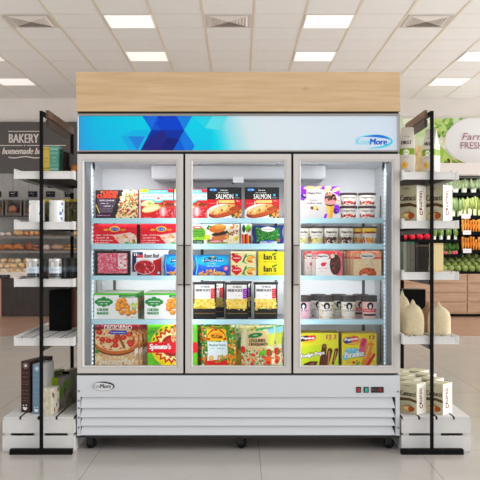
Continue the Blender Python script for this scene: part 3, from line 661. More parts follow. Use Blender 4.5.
def fries(A):
    A.rect(0, 320, 300, 400, (36, 92, 214)); A.poly([(0, 320), (150, 300), (300, 320), (300, 345), (0, 345)], (38, 120, 220)); A.ell(160, 290, 120, 40, (40, 190, 232))
    A.poly([(72, 282), (120, 264), (165, 258), (210, 264), (254, 280), (252, 304), (210, 296), (165, 290), (120, 296), (78, 306)], (34, 52, 120)); A.ell(165, 262, 16, 8, (240, 200, 80)); A.scrib(84, 276, 246, 292, W_); A.scrib(130, 302, 204, 314, (244, 214, 60)); A.scrib(110, 322, 220, 332, W_)
    A.food(62, 348, 258, 396, [(250, 200, 110), (244, 170, 84), (252, 220, 140), (220, 130, 66)], 120, 13, lambda x, y: y > 350+abs(x-160)*.22, .35); A.ell(264, 342, 17, 17, (240, 110, 120)); A.ell(264, 342, 8, 8, W_); A.cap(40, 260, 40, 385, 5, (110, 210, 240))
G = 'blue bags of frozen fries'
bag('frozen_fries_bag', 'bright blue bag of frozen fries, half behind the left door handle', 'frozen food bag', 163.6, 193.4, 254.6, 2, (40, 160, 226), fries, (22, 243, 288, 397), group=G, bulge=.02)
bag('frozen_fries_bag', 'bright blue bag of frozen fries in the middle door', 'frozen food bag', 194.2, 229.2, 254.8, 2, (40, 164, 228), fries, (22, 243, 288, 397), group=G, bulge=.02, d=DP+.0)
def mango(A):
    A.ell(345, 275, 38, 26, (214, 40, 50)); A.poly([(310, 285), (380, 285), (345, 315)], (214, 40, 50)); A.scrib(320, 266, 372, 280, W_); A.ell(322, 246, 14, 13, (206, 40, 46)); A.ell(345, 240, 8, 5, (100, 80, 50))
    A.ell(445, 290, 52, 40, (120, 180, 60)); A.ell(450, 290, 46, 34, (250, 236, 190)); A.ell(452, 285, 34, 27, (238, 150, 40)); A.ell(442, 276, 20, 16, (246, 196, 80)); A.ell(472, 290, 12, 15, (250, 236, 200)); A.ell(440, 300, 12, 6, (200, 90, 30)); A.cap(390, 305, 415, 245, 5, (60, 130, 50))
zm = (Z(251.8, DP)-SH[2])/2
MB = pack('fruit_snack_box', 'cream frozen fruit box with red heart badge, upper of the two', 'frozen food box', 230.8, 256.0, 263.6, 2, .12, (250, 234, 184), mango, (303, 222, 487, 318), group='cream fruit boxes stacked in two')
clone(MB, (MB.location[0], MB.location[1], SH[2]+.001+zm), MB['label']); MB['label'] = 'cream frozen fruit box with red heart badge, lower of the two'
def ians(A):
    A.text("Ian's", 208, 350, 306, 400, (70, 66, 30), 0, 3); A.ell(296, 352, 22, 7, (70, 150, 50), -30); A.scrib(205, 412, 316, 422, (120, 112, 40))
IB = pack('frozen_snack_box', 'plain yellow frozen snack box, lower of the two', 'frozen food box', 258.3, 283.8, 263.7, 2, .12, (236, 222, 38), ians, (162, 335, 368, 432), group='yellow boxes stacked in two')
clone(IB, (IB.location[0], IB.location[1], SH[2]+.001+zm), 'plain yellow frozen snack box, upper of the two')
def rasp(A):
    A.rect(98, 18, 245, 60, (232, 84, 84)); A.food(98, 18, 245, 58, [(240, 120, 120), (214, 50, 60), (250, 190, 180), (240, 150, 150)], 40, 8); A.ell(136, 47, 36, 16, W_); A.text('Häagen-Dazs', 108, 41, 163, 52, (60, 40, 44), 0, 1)
    A.rect(98, 62, 245, 152, (248, 242, 240)); A.ell(140, 90, 13, 11, (222, 50, 70)); A.ell(152, 84, 6, 5, (200, 30, 50)); A.scrib(112, 108, 168, 116, (214, 150, 150)); A.scrib(120, 126, 160, 132, (220, 170, 170))
    A.ell(228, 100, 30, 60, (236, 120, 130)); A.ell(206, 92, 31, 56, (88, 46, 42)); A.food(180, 44, 232, 140, [(110, 60, 52), (70, 36, 34), (140, 84, 66)], 44, 6, lambda x, y: (x-206)**2/28**2+(y-92)**2/52**2 < 1); A.ell(190, 44, 12, 12, (244, 236, 230))
def peach(A):
    A.rect(306, 18, 458, 52, (236, 150, 116)); A.food(306, 18, 458, 50, [(240, 176, 140), (230, 130, 96), (246, 200, 160)], 30, 10); A.rect(306, 52, 458, 60, (228, 64, 72)); A.ell(382, 45, 42, 19, (250, 244, 236)); A.text('Häagen-Dazs', 352, 40, 412, 51, (60, 40, 44), 0, 1)
    A.rect(306, 60, 458, 152, (246, 222, 184)); A.food(320, 64, 440, 100, [(250, 236, 206), (244, 208, 160)], 20, 9); A.ell(384, 140, 48, 32, (206, 92, 54)); A.ell(370, 132, 28, 16, (230, 130, 80)); A.ell(366, 150, 18, 9, (248, 240, 230)); A.food(345, 112, 425, 148, [(230, 120, 70), (184, 70, 44)], 14, 7)
G1 = 'raspberry ice cream bar boxes, fanned'; G2 = 'peach ice cream bar boxes, fanned'
RA = pack('ice_cream_bar_box', 'white raspberry ice cream bar box, front one with the chocolate bar in full', 'ice cream box', 315.6, 342.4, 251.2, 2, .045, (248, 240, 238), rasp, (98, 18, 245, 152), side=(236, 200, 190), group=G1)
for px, dd, lb in ((325.4, .06, 'middle one of three, a sliver showing'), (317.6, .12, 'rearmost and leftmost of three')):
    clone(RA, (X(px, DP+dd), DP+CY+dd, SH[2]+.001), 'white raspberry ice cream bar box, '+lb)
PE = pack('ice_cream_bar_box', 'orange peach ice cream bar box, front one with the scoop in full', 'ice cream box', 353.5, 381.2, 251.2, 2, .045, (244, 208, 166), peach, (306, 18, 458, 152), group=G2)
for k, lb in ((1, 'second from the front, a sliver showing'), (2, 'third from the front, a sliver showing'), (3, 'rearmost one, a sliver showing')):
    clone(PE, (X(367.35-3.2*k, DP+.05*k), DP+CY+.05*k, SH[2]+.001), 'orange peach ice cream bar box, '+lb)
# ---- row 4
def nug(A):
    A.rect(20, 105, 435, 124, (104, 196, 76)); A.rect(256, 124, 435, 146, (40, 150, 80)); A.scrib(280, 129, 415, 142, W_)
    for x, y in ((72, 175), (112, 160), (152, 175), (72, 205), (112, 215), (152, 203), (50, 188), (174, 188)): A.ell(x, y, 26, 22, (38, 150, 74))
    A.ell(112, 188, 66, 34, (38, 150, 74)); A.scrib(60, 174, 168, 190, W_); A.scrib(78, 198, 152, 212, W_)
    A.text('CHICKEN', 50, 250, 152, 276, (60, 150, 96), 0, 2); A.text('NUGGETS', 50, 284, 156, 308, (60, 150, 96), 0, 3)
    for x, y in ((262, 180), (300, 168), (250, 215), (292, 228), (250, 248), (335, 232), (285, 285), (338, 270), (345, 295), (398, 280), (318, 195)):
        A.ell(x+3, y+5, 27, 24, (150, 82, 40)); A.ell(x, y, 26, 23, (228, 150, 52)); A.ell(x-5, y-6, 13, 10, (244, 190, 96))
    A.ell(362, 186, 30, 27, (222, 224, 222)); A.ell(362, 183, 26, 22, W_); A.food(375, 200, 432, 255, [(190, 210, 70), (130, 170, 60), (220, 226, 120)], 22, 12); A.scrib(370, 325, 420, 340, (130, 140, 130))
G = 'stacked rows of nugget boxes'
NB = pack('chicken_nugget_box', 'white and green chicken nugget box, front one in the left row', 'frozen food box', 94.1, 137.5, 293.2, 3, .085, (246, 247, 244), nug, (20, 105, 435, 352), dside=lambda A: (A.rect(0, 0, 100, 26, (84, 176, 70)), A.rect(0, 26, 100, 100, (226, 228, 214)), A.food(4, 26, 96, 72, [(232, 140, 60), (140, 180, 70), (190, 206, 90), (226, 100, 50)], 26, 13)), side=(170, 190, 120), top=(206, 212, 196), group=G)
sd_ = M(); w = X(137.5, DP)-X(94.1, DP); hN = Z(293.2, DP)-SH[3]
NBpx = (115.8, 166.2)
for r_ in range(2):
    for k in range(4):
        if r_ == 0 and k == 0: continue
        clone(NB, (X(NBpx[r_], DP)+ (0 if r_ else .0), DP+CY+k*.09, SH[3]+.001), 'white and green chicken nugget box, %s in the %s row' % (('front one', 'second from the front', 'third from the front', 'rearmost')[k], ('left', 'right')[r_]))
def tray3(tc):
    def f(A):
        A.rect(82, 152, 246, 348, (236, 204, 96)); A.food(82, 255, 246, 348, [(240, 206, 90), (246, 222, 130), (226, 180, 60), (250, 232, 160)], 60, 16)
        for x in (110, 165, 215): A.ell(x, 305, 22, 26, (246, 222, 130)); A.ell(x, 305, 12, 15, (236, 196, 84))
        A.rect(82, 152, 246, 268, (248, 246, 244)); A.text('THREE', 128, 161, 206, 177, (90, 84, 84), 0, 1); A.text('BRIDGES', 92, 187, 210, 208, (70, 66, 66), 0, 2); A.scrib(155, 236, 200, 245, (190, 150, 160)); A.rect(214, 184, 246, 266, tc)
        for y in (194, 210, 226, 242): A.scrib(219, y, 242, y+8, (255, 225, 225))
        A.rect(72, 348, 258, 352, (80, 78, 76)); A.rect(80, 385, 250, 390, (150, 126, 70))
    return f
def ptray(label, px0, px1, pyt, tc, dd=0):
    o = pack('pasta_tray', label, 'pasta tray', px0, px1, pyt, 3, .05, (24, 23, 23), tray3(tc), (72, 135, 258, 435), d=DP+dd, mat='film', group='black pasta trays')
    w = X(px1, DP+dd)-X(px0, DP+dd); h = Z(pyt, DP+dd)-SH[3]
    r = M(); r.ring((-w/2-.004, h-.012, w/2+.004, h+.001), (-w/2+.002, h-.010, w/2-.002, h-.003), -.003, .048, (38, 37, 36)); r.build('rim', 'film', o); return o
RD, PU = (232, 62, 66), (162, 56, 190)
ptray('black pasta tray with red tag, left of the purple-tagged one', 193.4, 216.0, 282.6, RD); ptray('black pasta tray with red tag, set back behind the left tray', 204.4, 224.2, 281.8, RD, .13)
ptray('black pasta tray with purple tag, front one', 225.4, 248.2, 282.8, PU); ptray('black pasta tray with purple tag, set back behind the front purple one', 231.2, 251.2, 281.6, PU, .13)
ptray('black pasta tray with red tag, rightmost, beside the door frame', 254.2, 277.4, 282.6, RD)
def jar(c1, specks=None, band=None):
    def f(A):
        if specks:
            A.food(0, 0, 100, 100, specks, 30, 7, lambda x, y: x < 30 or x > 72)
        A.ell(50, 24, 17, 22, (34, 32, 32)); A.ell(50, 28, 7, 12, W_); A.rect(47, 30, 53, 46, W_)
        if band: A.rect(0, 42, 100, 62, band); A.rect(10, 72, 90, 84, (50, 46, 46)); A.scrib(16, 47, 86, 57, (250, 220, 220))
        else: A.scrib(14, 46, 86, 58, (110, 100, 100)); A.scrib(22, 70, 78, 76, (190, 170, 160)); A.scrib(16, 86, 84, 92, (190, 150, 160))
    return f
CR = [(236, 214, 120), (226, 200, 90), (180, 160, 120), (240, 230, 190)]
hj = Z(296.0, DP)-SH[3]; wj = .104
kinds = {'pink': ((240, 200, 214), None, None), 'cream': ((248, 244, 236), CR, None), 'coral': ((244, 210, 204), None, (226, 110, 110))}
J = {}
for px, dd, k, lb in ((303.6, 0, 'pink', 'pink ice cream tub at the door frame, black lid'), (318.8, .12, 'cream', 'cream tub with black lid set back, right of the pink one'),
                      (327.0, 0, 'cream', 'cream tub with black lid in front, next to the pink one'), (339.6, .12, 'cream', 'cream tub with black lid set back, between the two front cream ones'),
                      (349.6, 0, 'cream', 'cream tub with black lid in front, next to the coral one'), (361.6, .12, 'coral', 'coral tub with black lid set back behind the front coral one'), (370.6, 0, 'coral', 'coral ice cream tub with black lid, rightmost in front')):
    loc = (X(px, DP+dd), DP+CY+dd+.056, SH[3]+.001)
    if k in J: clone(J[k], loc, lb)
    else: J[k] = tub('ice_cream_tub', lb, wj, hj, k, (62, 54, 54), kinds[k][0], loc, 'black-lidded ice cream tubs on the fourth shelf', .036, jar(*kinds[k]))
# ---- row 5
def pizza(A):
    A.rect(28, 22, 395, 402, (232, 200, 156)); A.food(30, 290, 395, 400, [(240, 214, 176), (226, 190, 140), (246, 226, 196)], 70, 20); A.rect(28, 22, 395, 74, (150, 24, 46)); A.poly([(28, 70), (28, 22), (110, 22), (70, 80)], (90, 22, 34))
    A.ell(206, 168, 212, 128, (120, 60, 34)); A.ell(206, 160, 208, 124, (206, 122, 56)); A.ell(206, 152, 186, 106, (240, 214, 168)); A.rect(28, 22, 395, 62, (150, 24, 46))
    A.food(40, 70, 372, 245, [(250, 236, 206), (230, 120, 80), (240, 190, 120), (222, 90, 60), (246, 226, 180)], 170, 13, lambda x, y: ((x-206)/178)**2+((y-152)/100)**2 < 1)
    for x, y in ((66, 92), (90, 155), (145, 165), (200, 165), (202, 205), (270, 138), (325, 178), (335, 195), (218, 128), (320, 110)): A.ell(x, y, 27, 22, (206, 50, 46)); A.ell(x-3, y-3, 15, 11, (228, 92, 76))
    A.poly([(215, 110), (235, 110), (290, 225), (270, 232)], (150, 96, 56)); A.food(330, 60, 392, 200, [(206, 110, 50), (160, 70, 40), (236, 180, 110)], 22, 15)
    A.ell(385, 268, 24, 40, (240, 232, 222)); A.ell(388, 300, 10, 30, (200, 170, 140)); A.ell(46, 258, 16, 18, (80, 150, 60)); A.text('DIGIORNO', 108, 32, 342, 70, (250, 240, 236), 0, 1); A.rect(156, 78, 298, 110, (32, 86, 180)); A.scrib(168, 87, 286, 101, W_)
    A.text('pizzeria!', 62, 318, 345, 386, (252, 244, 230), .25, 3); A.scrib(40, 30, 92, 44, (210, 180, 180))
G = 'pizza boxes in a row, one behind the other'
PZ = pack('pizza_box', 'pepperoni pizza box with dark red top, front one', 'pizza box', 95.2, 138.2, 324.0, 4, .03, (150, 24, 46), pizza, (28, 22, 395, 402), side=(200, 150, 100), group=G)
for k, lb in ((1, 'second from the front'), (2, 'rearmost one')):
    clone(PZ, (X(116.7+4.6*k, DP+.035*k), DP+CY+.035*k, SH[4]+.001), 'pepperoni pizza box with dark red top, '+lb)
def spin(A):
    A.rect(137, 50, 537, 400, (112, 198, 54)); A.food(140, 60, 535, 390, [(130, 212, 70), (92, 180, 44)], 40, 24); A.ell(330, 222, 168, 172, (240, 214, 50)); A.star(330, 222, 150, 118, 18, (210, 44, 52)); A.star(330, 222, 124, 98, 18, (250, 236, 170)); A.ell(330, 222, 84, 86, (170, 34, 44)); A.ell(330, 222, 62, 62, (200, 60, 50))
    A.poly([(330, 60), (470, 50), (450, 200), (350, 190)], (240, 170, 110)); A.food(330, 62, 455, 190, [(226, 80, 60), (246, 200, 150), (236, 140, 80), (250, 226, 180)], 40, 15); A.food(270, 150, 400, 320, [(60, 160, 60), (220, 70, 60)], 12, 14)
    for a in range(200, 330, 18): A.ell(330+150*math.cos(math.radians(a)), 222+152*math.sin(math.radians(a)), 14, 9, (60, 150, 60), a+90)
    A.rect(137, 195, 537, 278, (222, 32, 52)); A.text("Spinato's", 152, 205, 318, 262, W_, .15, 4); A.scrib(165, 100, 230, 118, (30, 90, 120))
pack('pizza_box', 'bright green pizza box with a red band and yellow starburst', 'pizza box', 147.4, 197.4, 324.2, 4, .04, (112, 198, 54), spin, (137, 50, 537, 400))
VEG = [(70, 150, 50), (50, 120, 40), (236, 130, 40), (110, 180, 60), (240, 160, 60), (60, 140, 50)]
def mccain(A):
    A.rect(100, 50, 400, 400, (84, 156, 62)); A.food(100, 60, 400, 395, VEG+[(180, 210, 110), (246, 200, 90), (220, 70, 50), (240, 236, 200)], 260, 13); A.rect(130, 330, 400, 400, (216, 50, 42)); A.food(330, 160, 400, 390, [(240, 150, 50), (246, 190, 70), (90, 160, 60)], 50, 14)
    A.poly([(148, 70), (310, 70), (326, 170), (148, 170)], (242, 204, 36)); A.arc(232, 150, 84, 80, 3, 16, (206, 40, 40), 180, 360); A.ell(232, 130, 60, 30, (236, 160, 40)); A.text('McCain', 190, 120, 280, 148, (60, 40, 30), 0, 3); A.ell(163, 155, 16, 10, (206, 40, 40)); A.ell(306, 152, 16, 10, (206, 40, 40))
    A.poly([(148, 172), (232, 182), (326, 172), (328, 318), (150, 340)], (228, 240, 242)); A.text('Mexican', 160, 196, 240, 216, (70, 130, 120), .2, 1); A.text('Style', 248, 196, 316, 216, (70, 130, 120), .2, 1); A.scrib(172, 226, 300, 240, (110, 160, 140))
    A.cap(240, 345, 360, 300, 12, (230, 130, 50)); A.cap(220, 350, 320, 325, 7, (70, 150, 60)); A.ell(184, 316, 24, 24, (222, 180, 110)); A.ell(180, 312, 14, 14, (240, 206, 140)); A.food(240, 290, 330, 320, [(110, 190, 90), (236, 160, 60)], 14, 10)
G = 'colourful vegetable bags with yellow badge'
bag('frozen_vegetable_bag', 'green and red vegetable bag with white panel, front one', 'frozen food bag', 201.6, 236.0, 327.4, 4, (70, 140, 52), mccain, (100, 60, 400, 406), group=G, bulge=.022)
bag('frozen_vegetable_bag', 'green and red vegetable bag set back, its left edge showing', 'frozen food bag', 196.8, 229.6, 325.2, 4, (84, 146, 52), mccain, (100, 60, 400, 406), d=DP+.075, group=G, bulge=.02)
bag('frozen_vegetable_bag', 'green and red vegetable bag rearmost, its yellow top edge showing', 'frozen food bag', 205.0, 236.5, 324.6, 4, (240, 206, 50), mccain, (100, 60, 400, 406), d=DP+.14, group=G, bulge=.02)
def corn(A):
    A.rect(385, 20, 480, 400, (240, 236, 210)); A.food(385, 30, 480, 200, [(120, 180, 90), (250, 250, 240), (240, 220, 120), (180, 200, 150)], 50, 14); A.rect(385, 230, 480, 400, (244, 206, 50)); A.cap(372, 160, 440, 260, 18, (236, 130, 40)); A.food(385, 230, 480, 395, [(248, 220, 80), (240, 190, 40), (232, 170, 40)], 70, 10); A.scrib(428, 48, 472, 62, (80, 120, 60)); A.poly([(440, 130), (480, 120), (480, 240), (430, 230)], (110, 170, 60))
bag('frozen_vegetable_bag', 'white and yellow sweetcorn bag squeezed between two vegetable bags', 'frozen food bag', 230.5, 247.0, 324.6, 4, (244, 230, 150), corn, (370, 20, 520, 383), d=DP+.06, bulge=.016)
def croq(A):
    A.rect(20, 50, 360, 430, (236, 232, 196)); A.food(20, 55, 360, 110, [(120, 190, 80), (246, 240, 160), (250, 250, 240), (240, 206, 90)], 60, 13); A.poly([(160, 82), (350, 50), (355, 70), (170, 105)], (110, 190, 120)); A.poly([(270, 80), (340, 66), (350, 130), (310, 150)], (150, 214, 226)); A.poly([(280, 130), (350, 120), (350, 240), (300, 240)], (216, 226, 90))
    A.poly([(80, 110), (255, 100), (290, 180), (270, 280), (90, 290), (75, 180)], (240, 214, 164)); A.food(25, 275, 352, 418, [(250, 250, 236), (236, 110, 50), (226, 50, 50), (120, 180, 70), (246, 190, 90), (246, 240, 200), (90, 140, 60)], 190, 12)
    A.ell(162, 140, 70, 22, (30, 130, 70), -8); A.poly([(90, 168), (120, 130), (130, 155)], (30, 130, 70)); A.scrib(125, 132, 205, 146, W_); A.text('LÉGUMES', 108, 165, 262, 204, (84, 70, 50), 0, 2); A.text('CROQUANTS', 102, 210, 288, 240, (84, 70, 50), 0, 2); A.scrib(118, 252, 262, 266, (120, 170, 90))
    A.ell(46, 270, 22, 30, (214, 36, 46)); A.ell(50, 300, 10, 12, (60, 110, 50)); A.ell(300, 300, 32, 34, (216, 36, 40)); A.ell(312, 300, 10, 24, (80, 140, 50)); A.ell(235, 300, 44, 20, (110, 190, 60), -20); A.ell(285, 360, 34, 24, (236, 110, 50)); A.ell(285, 390, 28, 16, (214, 60, 40)); A.ell(145, 378, 20, 14, (236, 120, 50)); A.ell(130, 408, 22, 10, (220, 40, 40))
G = 'cream bags of crunchy vegetables'
bag('frozen_vegetable_bag', 'cream crunchy vegetable bag with green leaf badge, front one', 'frozen food bag', 240.8, 275.0, 326.0, 4, (236, 232, 196), croq, (25, 60, 352, 444), group=G, bulge=.022)
bag('frozen_vegetable_bag', 'cream crunchy vegetable bag set back on the right', 'frozen food bag', 249.5, 282.8, 325.0, 4, (226, 226, 120), croq, (25, 60, 352, 444), d=DP+.07, group=G, bulge=.02)
def fudge(A):
    A.poly([(-20, 200), (240, 170), (405, 240), (405, 388), (-20, 388)], (206, 222, 50)); A.ell(90, 115, 92, 38, (244, 190, 70)); A.cap(20, 118, 90, 110, 24, (48, 34, 60)); A.cap(115, 108, 158, 104, 22, (230, 50, 70)); A.text('Popsicle', 30, 98, 166, 126, W_, .1, 3)
    A.text('12', 285, 78, 335, 120, (206, 40, 110), 0, 3); A.text('2', 357, 75, 386, 115, (206, 40, 110), 0, 3); A.scrib(292, 126, 330, 134, (206, 40, 110)); A.scrib(360, 122, 386, 130, (206, 40, 110))
    A.cap(262, 185, 238, 388, 24, (96, 50, 36), 34); A.cap(320, 228, 275, 388, 26, (110, 58, 42), 24); A.cap(312, 235, 300, 370, 7, (206, 140, 110)); A.cap(385, 222, 350, 345, 20, (104, 54, 40), 12); A.cap(378, 236, 360, 330, 6, (200, 132, 104)); A.ell(262, 185, 14, 16, (150, 96, 74))
    A.poly([(50, 350), (120, 325), (200, 325), (170, 378), (80, 384)], (90, 46, 34)); A.poly([(110, 345), (160, 335), (150, 370)], (150, 96, 74)); A.scrib(95, 236, 182, 250, (110, 60, 40))
    A.text('Fudge Pops', 30, 262, 262, 306, W_, 0, 3, -.16, (110, 60, 40), 6)
def fruit(A):
    A.food(30, 90, 430, 440, [(244, 230, 70), (240, 222, 50), (248, 236, 100)], 40, 40); A.ell(135, 150, 104, 52, (240, 150, 60)); A.ell(135, 150, 92, 44, (248, 200, 90)); A.cap(74, 156, 120, 148, 32, (40, 56, 130)); A.cap(152, 140, 196, 134, 30, (226, 50, 66)); A.text('Popsicle', 56, 128, 214, 168, W_, .1, 4, -.08)
    A.text('12', 355, 95, 416, 140, (206, 40, 90), 0, 4); A.scrib(365, 150, 415, 168, (206, 60, 100)); A.cap(285, 165, 258, 300, 42, (232, 110, 140), 34); A.cap(292, 150, 270, 200, 20, (214, 60, 96)); A.cap(372, 215, 285, 430, 44, (238, 150, 60), 34); A.cap(352, 215, 300, 350, 10, (250, 206, 130)); A.cap(412, 220, 395, 270, 20, (246, 214, 90)); A.cap(408, 310, 320, 440, 17, (214, 50, 70))
    for c in ((120, 262, 60, 26), (90, 320, 60, 30), (200, 300, 80, 30), (180, 255, 50, 18), (60, 345, 30, 24)): A.ell(*c, (130, 206, 226))
    A.text('Paradise', 58, 282, 285, 348, W_, 0, 4, -.12, (60, 150, 200), 7); A.scrib(95, 245, 190, 262, W_); A.ell(165, 395, 20, 16, (214, 50, 50)); A.ell(215, 405, 32, 14, (120, 180, 60), -20); A.ell(95, 395, 22, 16, (244, 206, 110)); A.ell(205, 378, 14, 8, (230, 80, 80))
G = 'ice pop boxes on the bottom shelf'
pack('ice_pop_box', 'yellow-green box of chocolate fudge pops', 'ice cream box', 297.6, 338.4, 333.0, 4, .16, (228, 226, 66), fudge, (-8, 62, 405, 388), side=(190, 180, 50), top=(196, 176, 60), group=G)
pack('ice_pop_box', 'yellow box of pink and orange fruit ice pops', 'ice cream box', 341.8, 376.6, 333.4, 4, .16, (240, 222, 52), fruit, (22, 75, 440, 455), side=(200, 186, 50), top=(206, 180, 120), group=G)
# ================================================================ SIDE SHELF UNITS
YP = 4.75+CY; YSF = 4.772+CY; YBK = 5.60+CY; ZTOP = 2.02
BK = (17, 17, 17)
def gondola(cx, x0, x1, label, tops, side, wc):      # side -1 left / +1 right
    t = thing('shelf_unit', label, 'shelf unit', (cx, YP, 0))
    def P(b, name, mat='paint', parent=None, **k):
        b.v = [(x-cx, y-YP, z) for x, y, z in b.v]; return b.build(name, mat, parent or t, **k)
    b = M(); b.box(cx-.009, YP, .03, cx+.009, YP+.02, ZTOP, BK); P(b, 'post', 'matte')
    b = M(); b.box(cx-.0105, YBK+.02, 0, cx+.0105, YBK+.04, ZTOP, BK); P(b, 'post', 'matte')
    b = M(); b.box(cx-.183, YP-.01, 0, cx+.183, YP+.028, .03, BK); P(b, 'foot', 'matte')
    b = M(); b.box(cx-.0105, YP+.02, ZTOP-.02, cx+.0105, YBK+.02, ZTOP, BK); P(b, 'top_rail', 'matte')
    bx = cx-side*.016
    for za, zb_, yb, nm in ((ZTOP+.012, ZTOP-.030, (5.53 if side < 0 else 5.36)+CY, wc), (ZTOP-.044, ZTOP-.086, (5.36 if side < 0 else 5.26)+CY, 'walnut_dark')):
        b = M(); b.box(bx, 4.80+CY, zb_, bx-side*.018, yb, za, (110, 85, 66)); P(b, 'side_board', nm)
    for zt_ in tops:
        za = zt_; zb2 = zt_-.046; o = None
        b = M(); n = 4; w = (x1-x0-.008)/n
        b.m = 1
        for i in range(n): b.box(x0+.004+i*w+.004, YSF+.016, za-.022, x0+.004+(i+1)*w-.004, YBK, za-.004, (214, 212, 210), side=(84, 76, 70))  # plank sides coloured dark to stand for shade in the gaps
        b.m = 0
        b.ring((x0+.010, zb2, x1-.010, za-.001), (x0+.020, zb2+.005, x1-.020, za-.009), YSF, YSF+.016, (216, 214, 212), .002); b.box(x0+.019, YSF+.003, zb2+.004, x1-.019, YSF+.014, za-.008, (216, 214, 212))
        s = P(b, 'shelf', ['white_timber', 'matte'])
        b = M(); b.box(x0+.0095, YSF+.0165, za-.030, x1-.0095, YBK, za-.0225, (70, 60, 54)); P(b, 'gap_shade_plate', 'matte', s)  # dark plate added under the planks as gap and underside shade
        b = M()
        b.box(x0, YSF-.002, zb2-.001, x0+.0095, YBK+.005, za+.012, (224, 222, 220)); b.box(x1-.0095, YSF-.002, zb2-.001, x1, YBK+.005, za+.002, (224, 222, 220))
        P(b, 'end_cap', 'white_timber', s)
        b = M()
        for f in (.12, .48, .86): b.box(x0+(x1-x0)*f, YSF+.001, za-.004, x0+(x1-x0)*f+.006, YSF+.014, za+.004, (90, 86, 82))
        P(b, 'clip', 'paint', s)
        b = M(); b.box(cx-.014, YP+.021, za-.075, cx+.014, YBK+.019, zb2-.002, (34, 32, 31)); b.box(x0+.01, YBK-.03, za-.042, x1-.01, YBK+.018, za-.0305, (34, 32, 31)); P(b, 'bracket', 'paint')
    return t
lx0, lx1 = X(14, 4.772), -.981; rx0, rx1 = .9605, X(459, 4.772)
LC_, RC_ = X(41, 4.75), X(432.2, 4.75)
LT = [Z(171, 4.772), Z(221.6, 4.772), Z(279, 4.772), Z(338, 4.772)]
RT = [Z(171.6, 4.772), Z(220.6, 4.772), Z(272, 4.772), Z(336.4, 4.772)]
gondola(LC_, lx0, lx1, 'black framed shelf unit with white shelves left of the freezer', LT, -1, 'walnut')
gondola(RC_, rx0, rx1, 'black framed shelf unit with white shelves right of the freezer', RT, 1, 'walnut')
YC = 4.805+CY
def crate(x0, x1, label, h=.209):
    cx = (x0+x1)/2; t = thing('slatted_crate', label, 'crate', (cx, YC, 0)); w = x1-x0
    def P(b, name, **k): return b.build(name, 'white_timber', t, **k)
    for za, zb_ in ((.002, .096), (.112, h-.018)):
        b = M(); b.box(-w/2+.012, 0, za, w/2-.012, .014, zb_, (214,)*3); P(b, 'front_board')
        for s in (-1, 1):
            b = M(); b.box(s*w/2, .0, za, s*(w/2-.011), .80, zb_, (214,)*3); P(b, 'side_board')
    for a, c in ((-w/2+.0115, -w/2+.045), (w/2-.045, w/2-.0115), (-.03, .03)):
        b = M(); b.box(a, .0145, .002, c, .03, h-.018, (214,)*3); P(b, 'batten')
    b = M(); b.box(-w/2+.012, .786, .002, w/2-.012, .80, h-.018, (214,)*3); P(b, 'back_board')
    for i in range(4):
        b = M(); a = -w/2+i*w/4; b.box(a+.006, -.003, h-.017, a+w/4-.006, .80, h, (216, 214, 212), side=(84, 76, 70)); b.build('top_board', 'matte', t)  # board edges darkened so the gaps between them look shaded
    b = M(); b.box(-w/2+.012, .015, h-.0178, w/2-.012, .785, h-.0173, (52, 48, 46)); b.build('gap_shade_sheet', 'matte', t)  # dark sheet added below the boards to imitate shade in the gaps
    return t
ZCR = .209
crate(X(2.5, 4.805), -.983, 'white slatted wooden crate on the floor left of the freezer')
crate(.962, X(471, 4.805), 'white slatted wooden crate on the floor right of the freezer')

# ---------------------------------------------------------------- things on them
def box3(name, label, cat, x, y, z, w, dp, h, rz, base, draw=None, dside=None, side=None, top=None, group=None, ctr=True, mat='card'):
    b = M(); b.box(-w/2, 0, 0, w/2, dp, h, base, side=side, top=top)
    if draw: A = Art(b, flatmap(w, 0, h=h), w, h); A.fr(0, 0, 100, 100); draw(A)
    if dside: A = Art(b, lambda u, v, l: (w/2+l, u*dp, v*h), dp, h); A.fr(0, 0, 100, 100); dside(A)
    return b.build(name, mat, loc=(x, y, z+.001), rz=math.radians(rz), label=label, cat=cat, group=group)
def spine(cl, bars, title=None):
    def f(A):
        for y0, y1, c in bars: A.rect(0, y0, 100, y1, c)
        if title: A.scrib(30, 40, 70, 48, title); A.scrib(30, 54, 70, 60, title)
    return f
# left, top shelf: upright books, spines to the front
def book(label, px0, px1, pyt, zs, d, cov, bars, group, dep=.12, title=None):
    w = X(px1, d)-X(px0, d); h = Z(pyt, d)-zs-.002
    t = thing('book', label, 'book', ((X(px0, d)+X(px1, d))/2, d+CY, zs+.001), group)
    b = M(); b.box(-w/2, 0, 0, w/2, .004, h, cov); b.box(-w/2, .004, 0, -w/2+.003, dep, h, cov); b.box(w/2-.003, .004, 0, w/2, dep, h, cov)
    A = Art(b, flatmap(w, 0, h=h), w, h); A.fr(0, 0, 100, 100); spine(cov, bars, title)(A); b.build('cover', 'card', t)
    b = M(); b.box(-w/2+.003, .004, .003, w/2-.003, dep-.004, h-.003, (228, 216, 186)); b.build('pages', 'card', t)
    return t
G = 'books on the top left shelf'; zl = LT[0]-.004
book('mustard yellow book standing next to the teal one', 42.6, 49.6, 146.6, zl, 4.86, (186, 164, 92), [(8, 11, (140, 118, 60)), (80, 84, (140, 118, 60))], G, title=(120, 100, 50))
book('teal green book, thickest of the upright row', 49.9, 58.2, 145.6, zl, 4.86, (98, 146, 132), [(10, 14, (160, 190, 176)), (26, 28, (160, 190, 176)), (70, 72, (150, 180, 170)), (84, 88, (160, 190, 176))], G, title=(180, 200, 190))
book('dark green book right of the teal one', 58.6, 62.6, 149, zl, 4.90, (50, 72, 62), [(12, 14, (90, 110, 96))], G)
book('dark brown book, left one of two', 62.9, 66.0, 151.5, zl, 4.94, (52, 40, 36), [(14, 16, (100, 80, 60))], G)
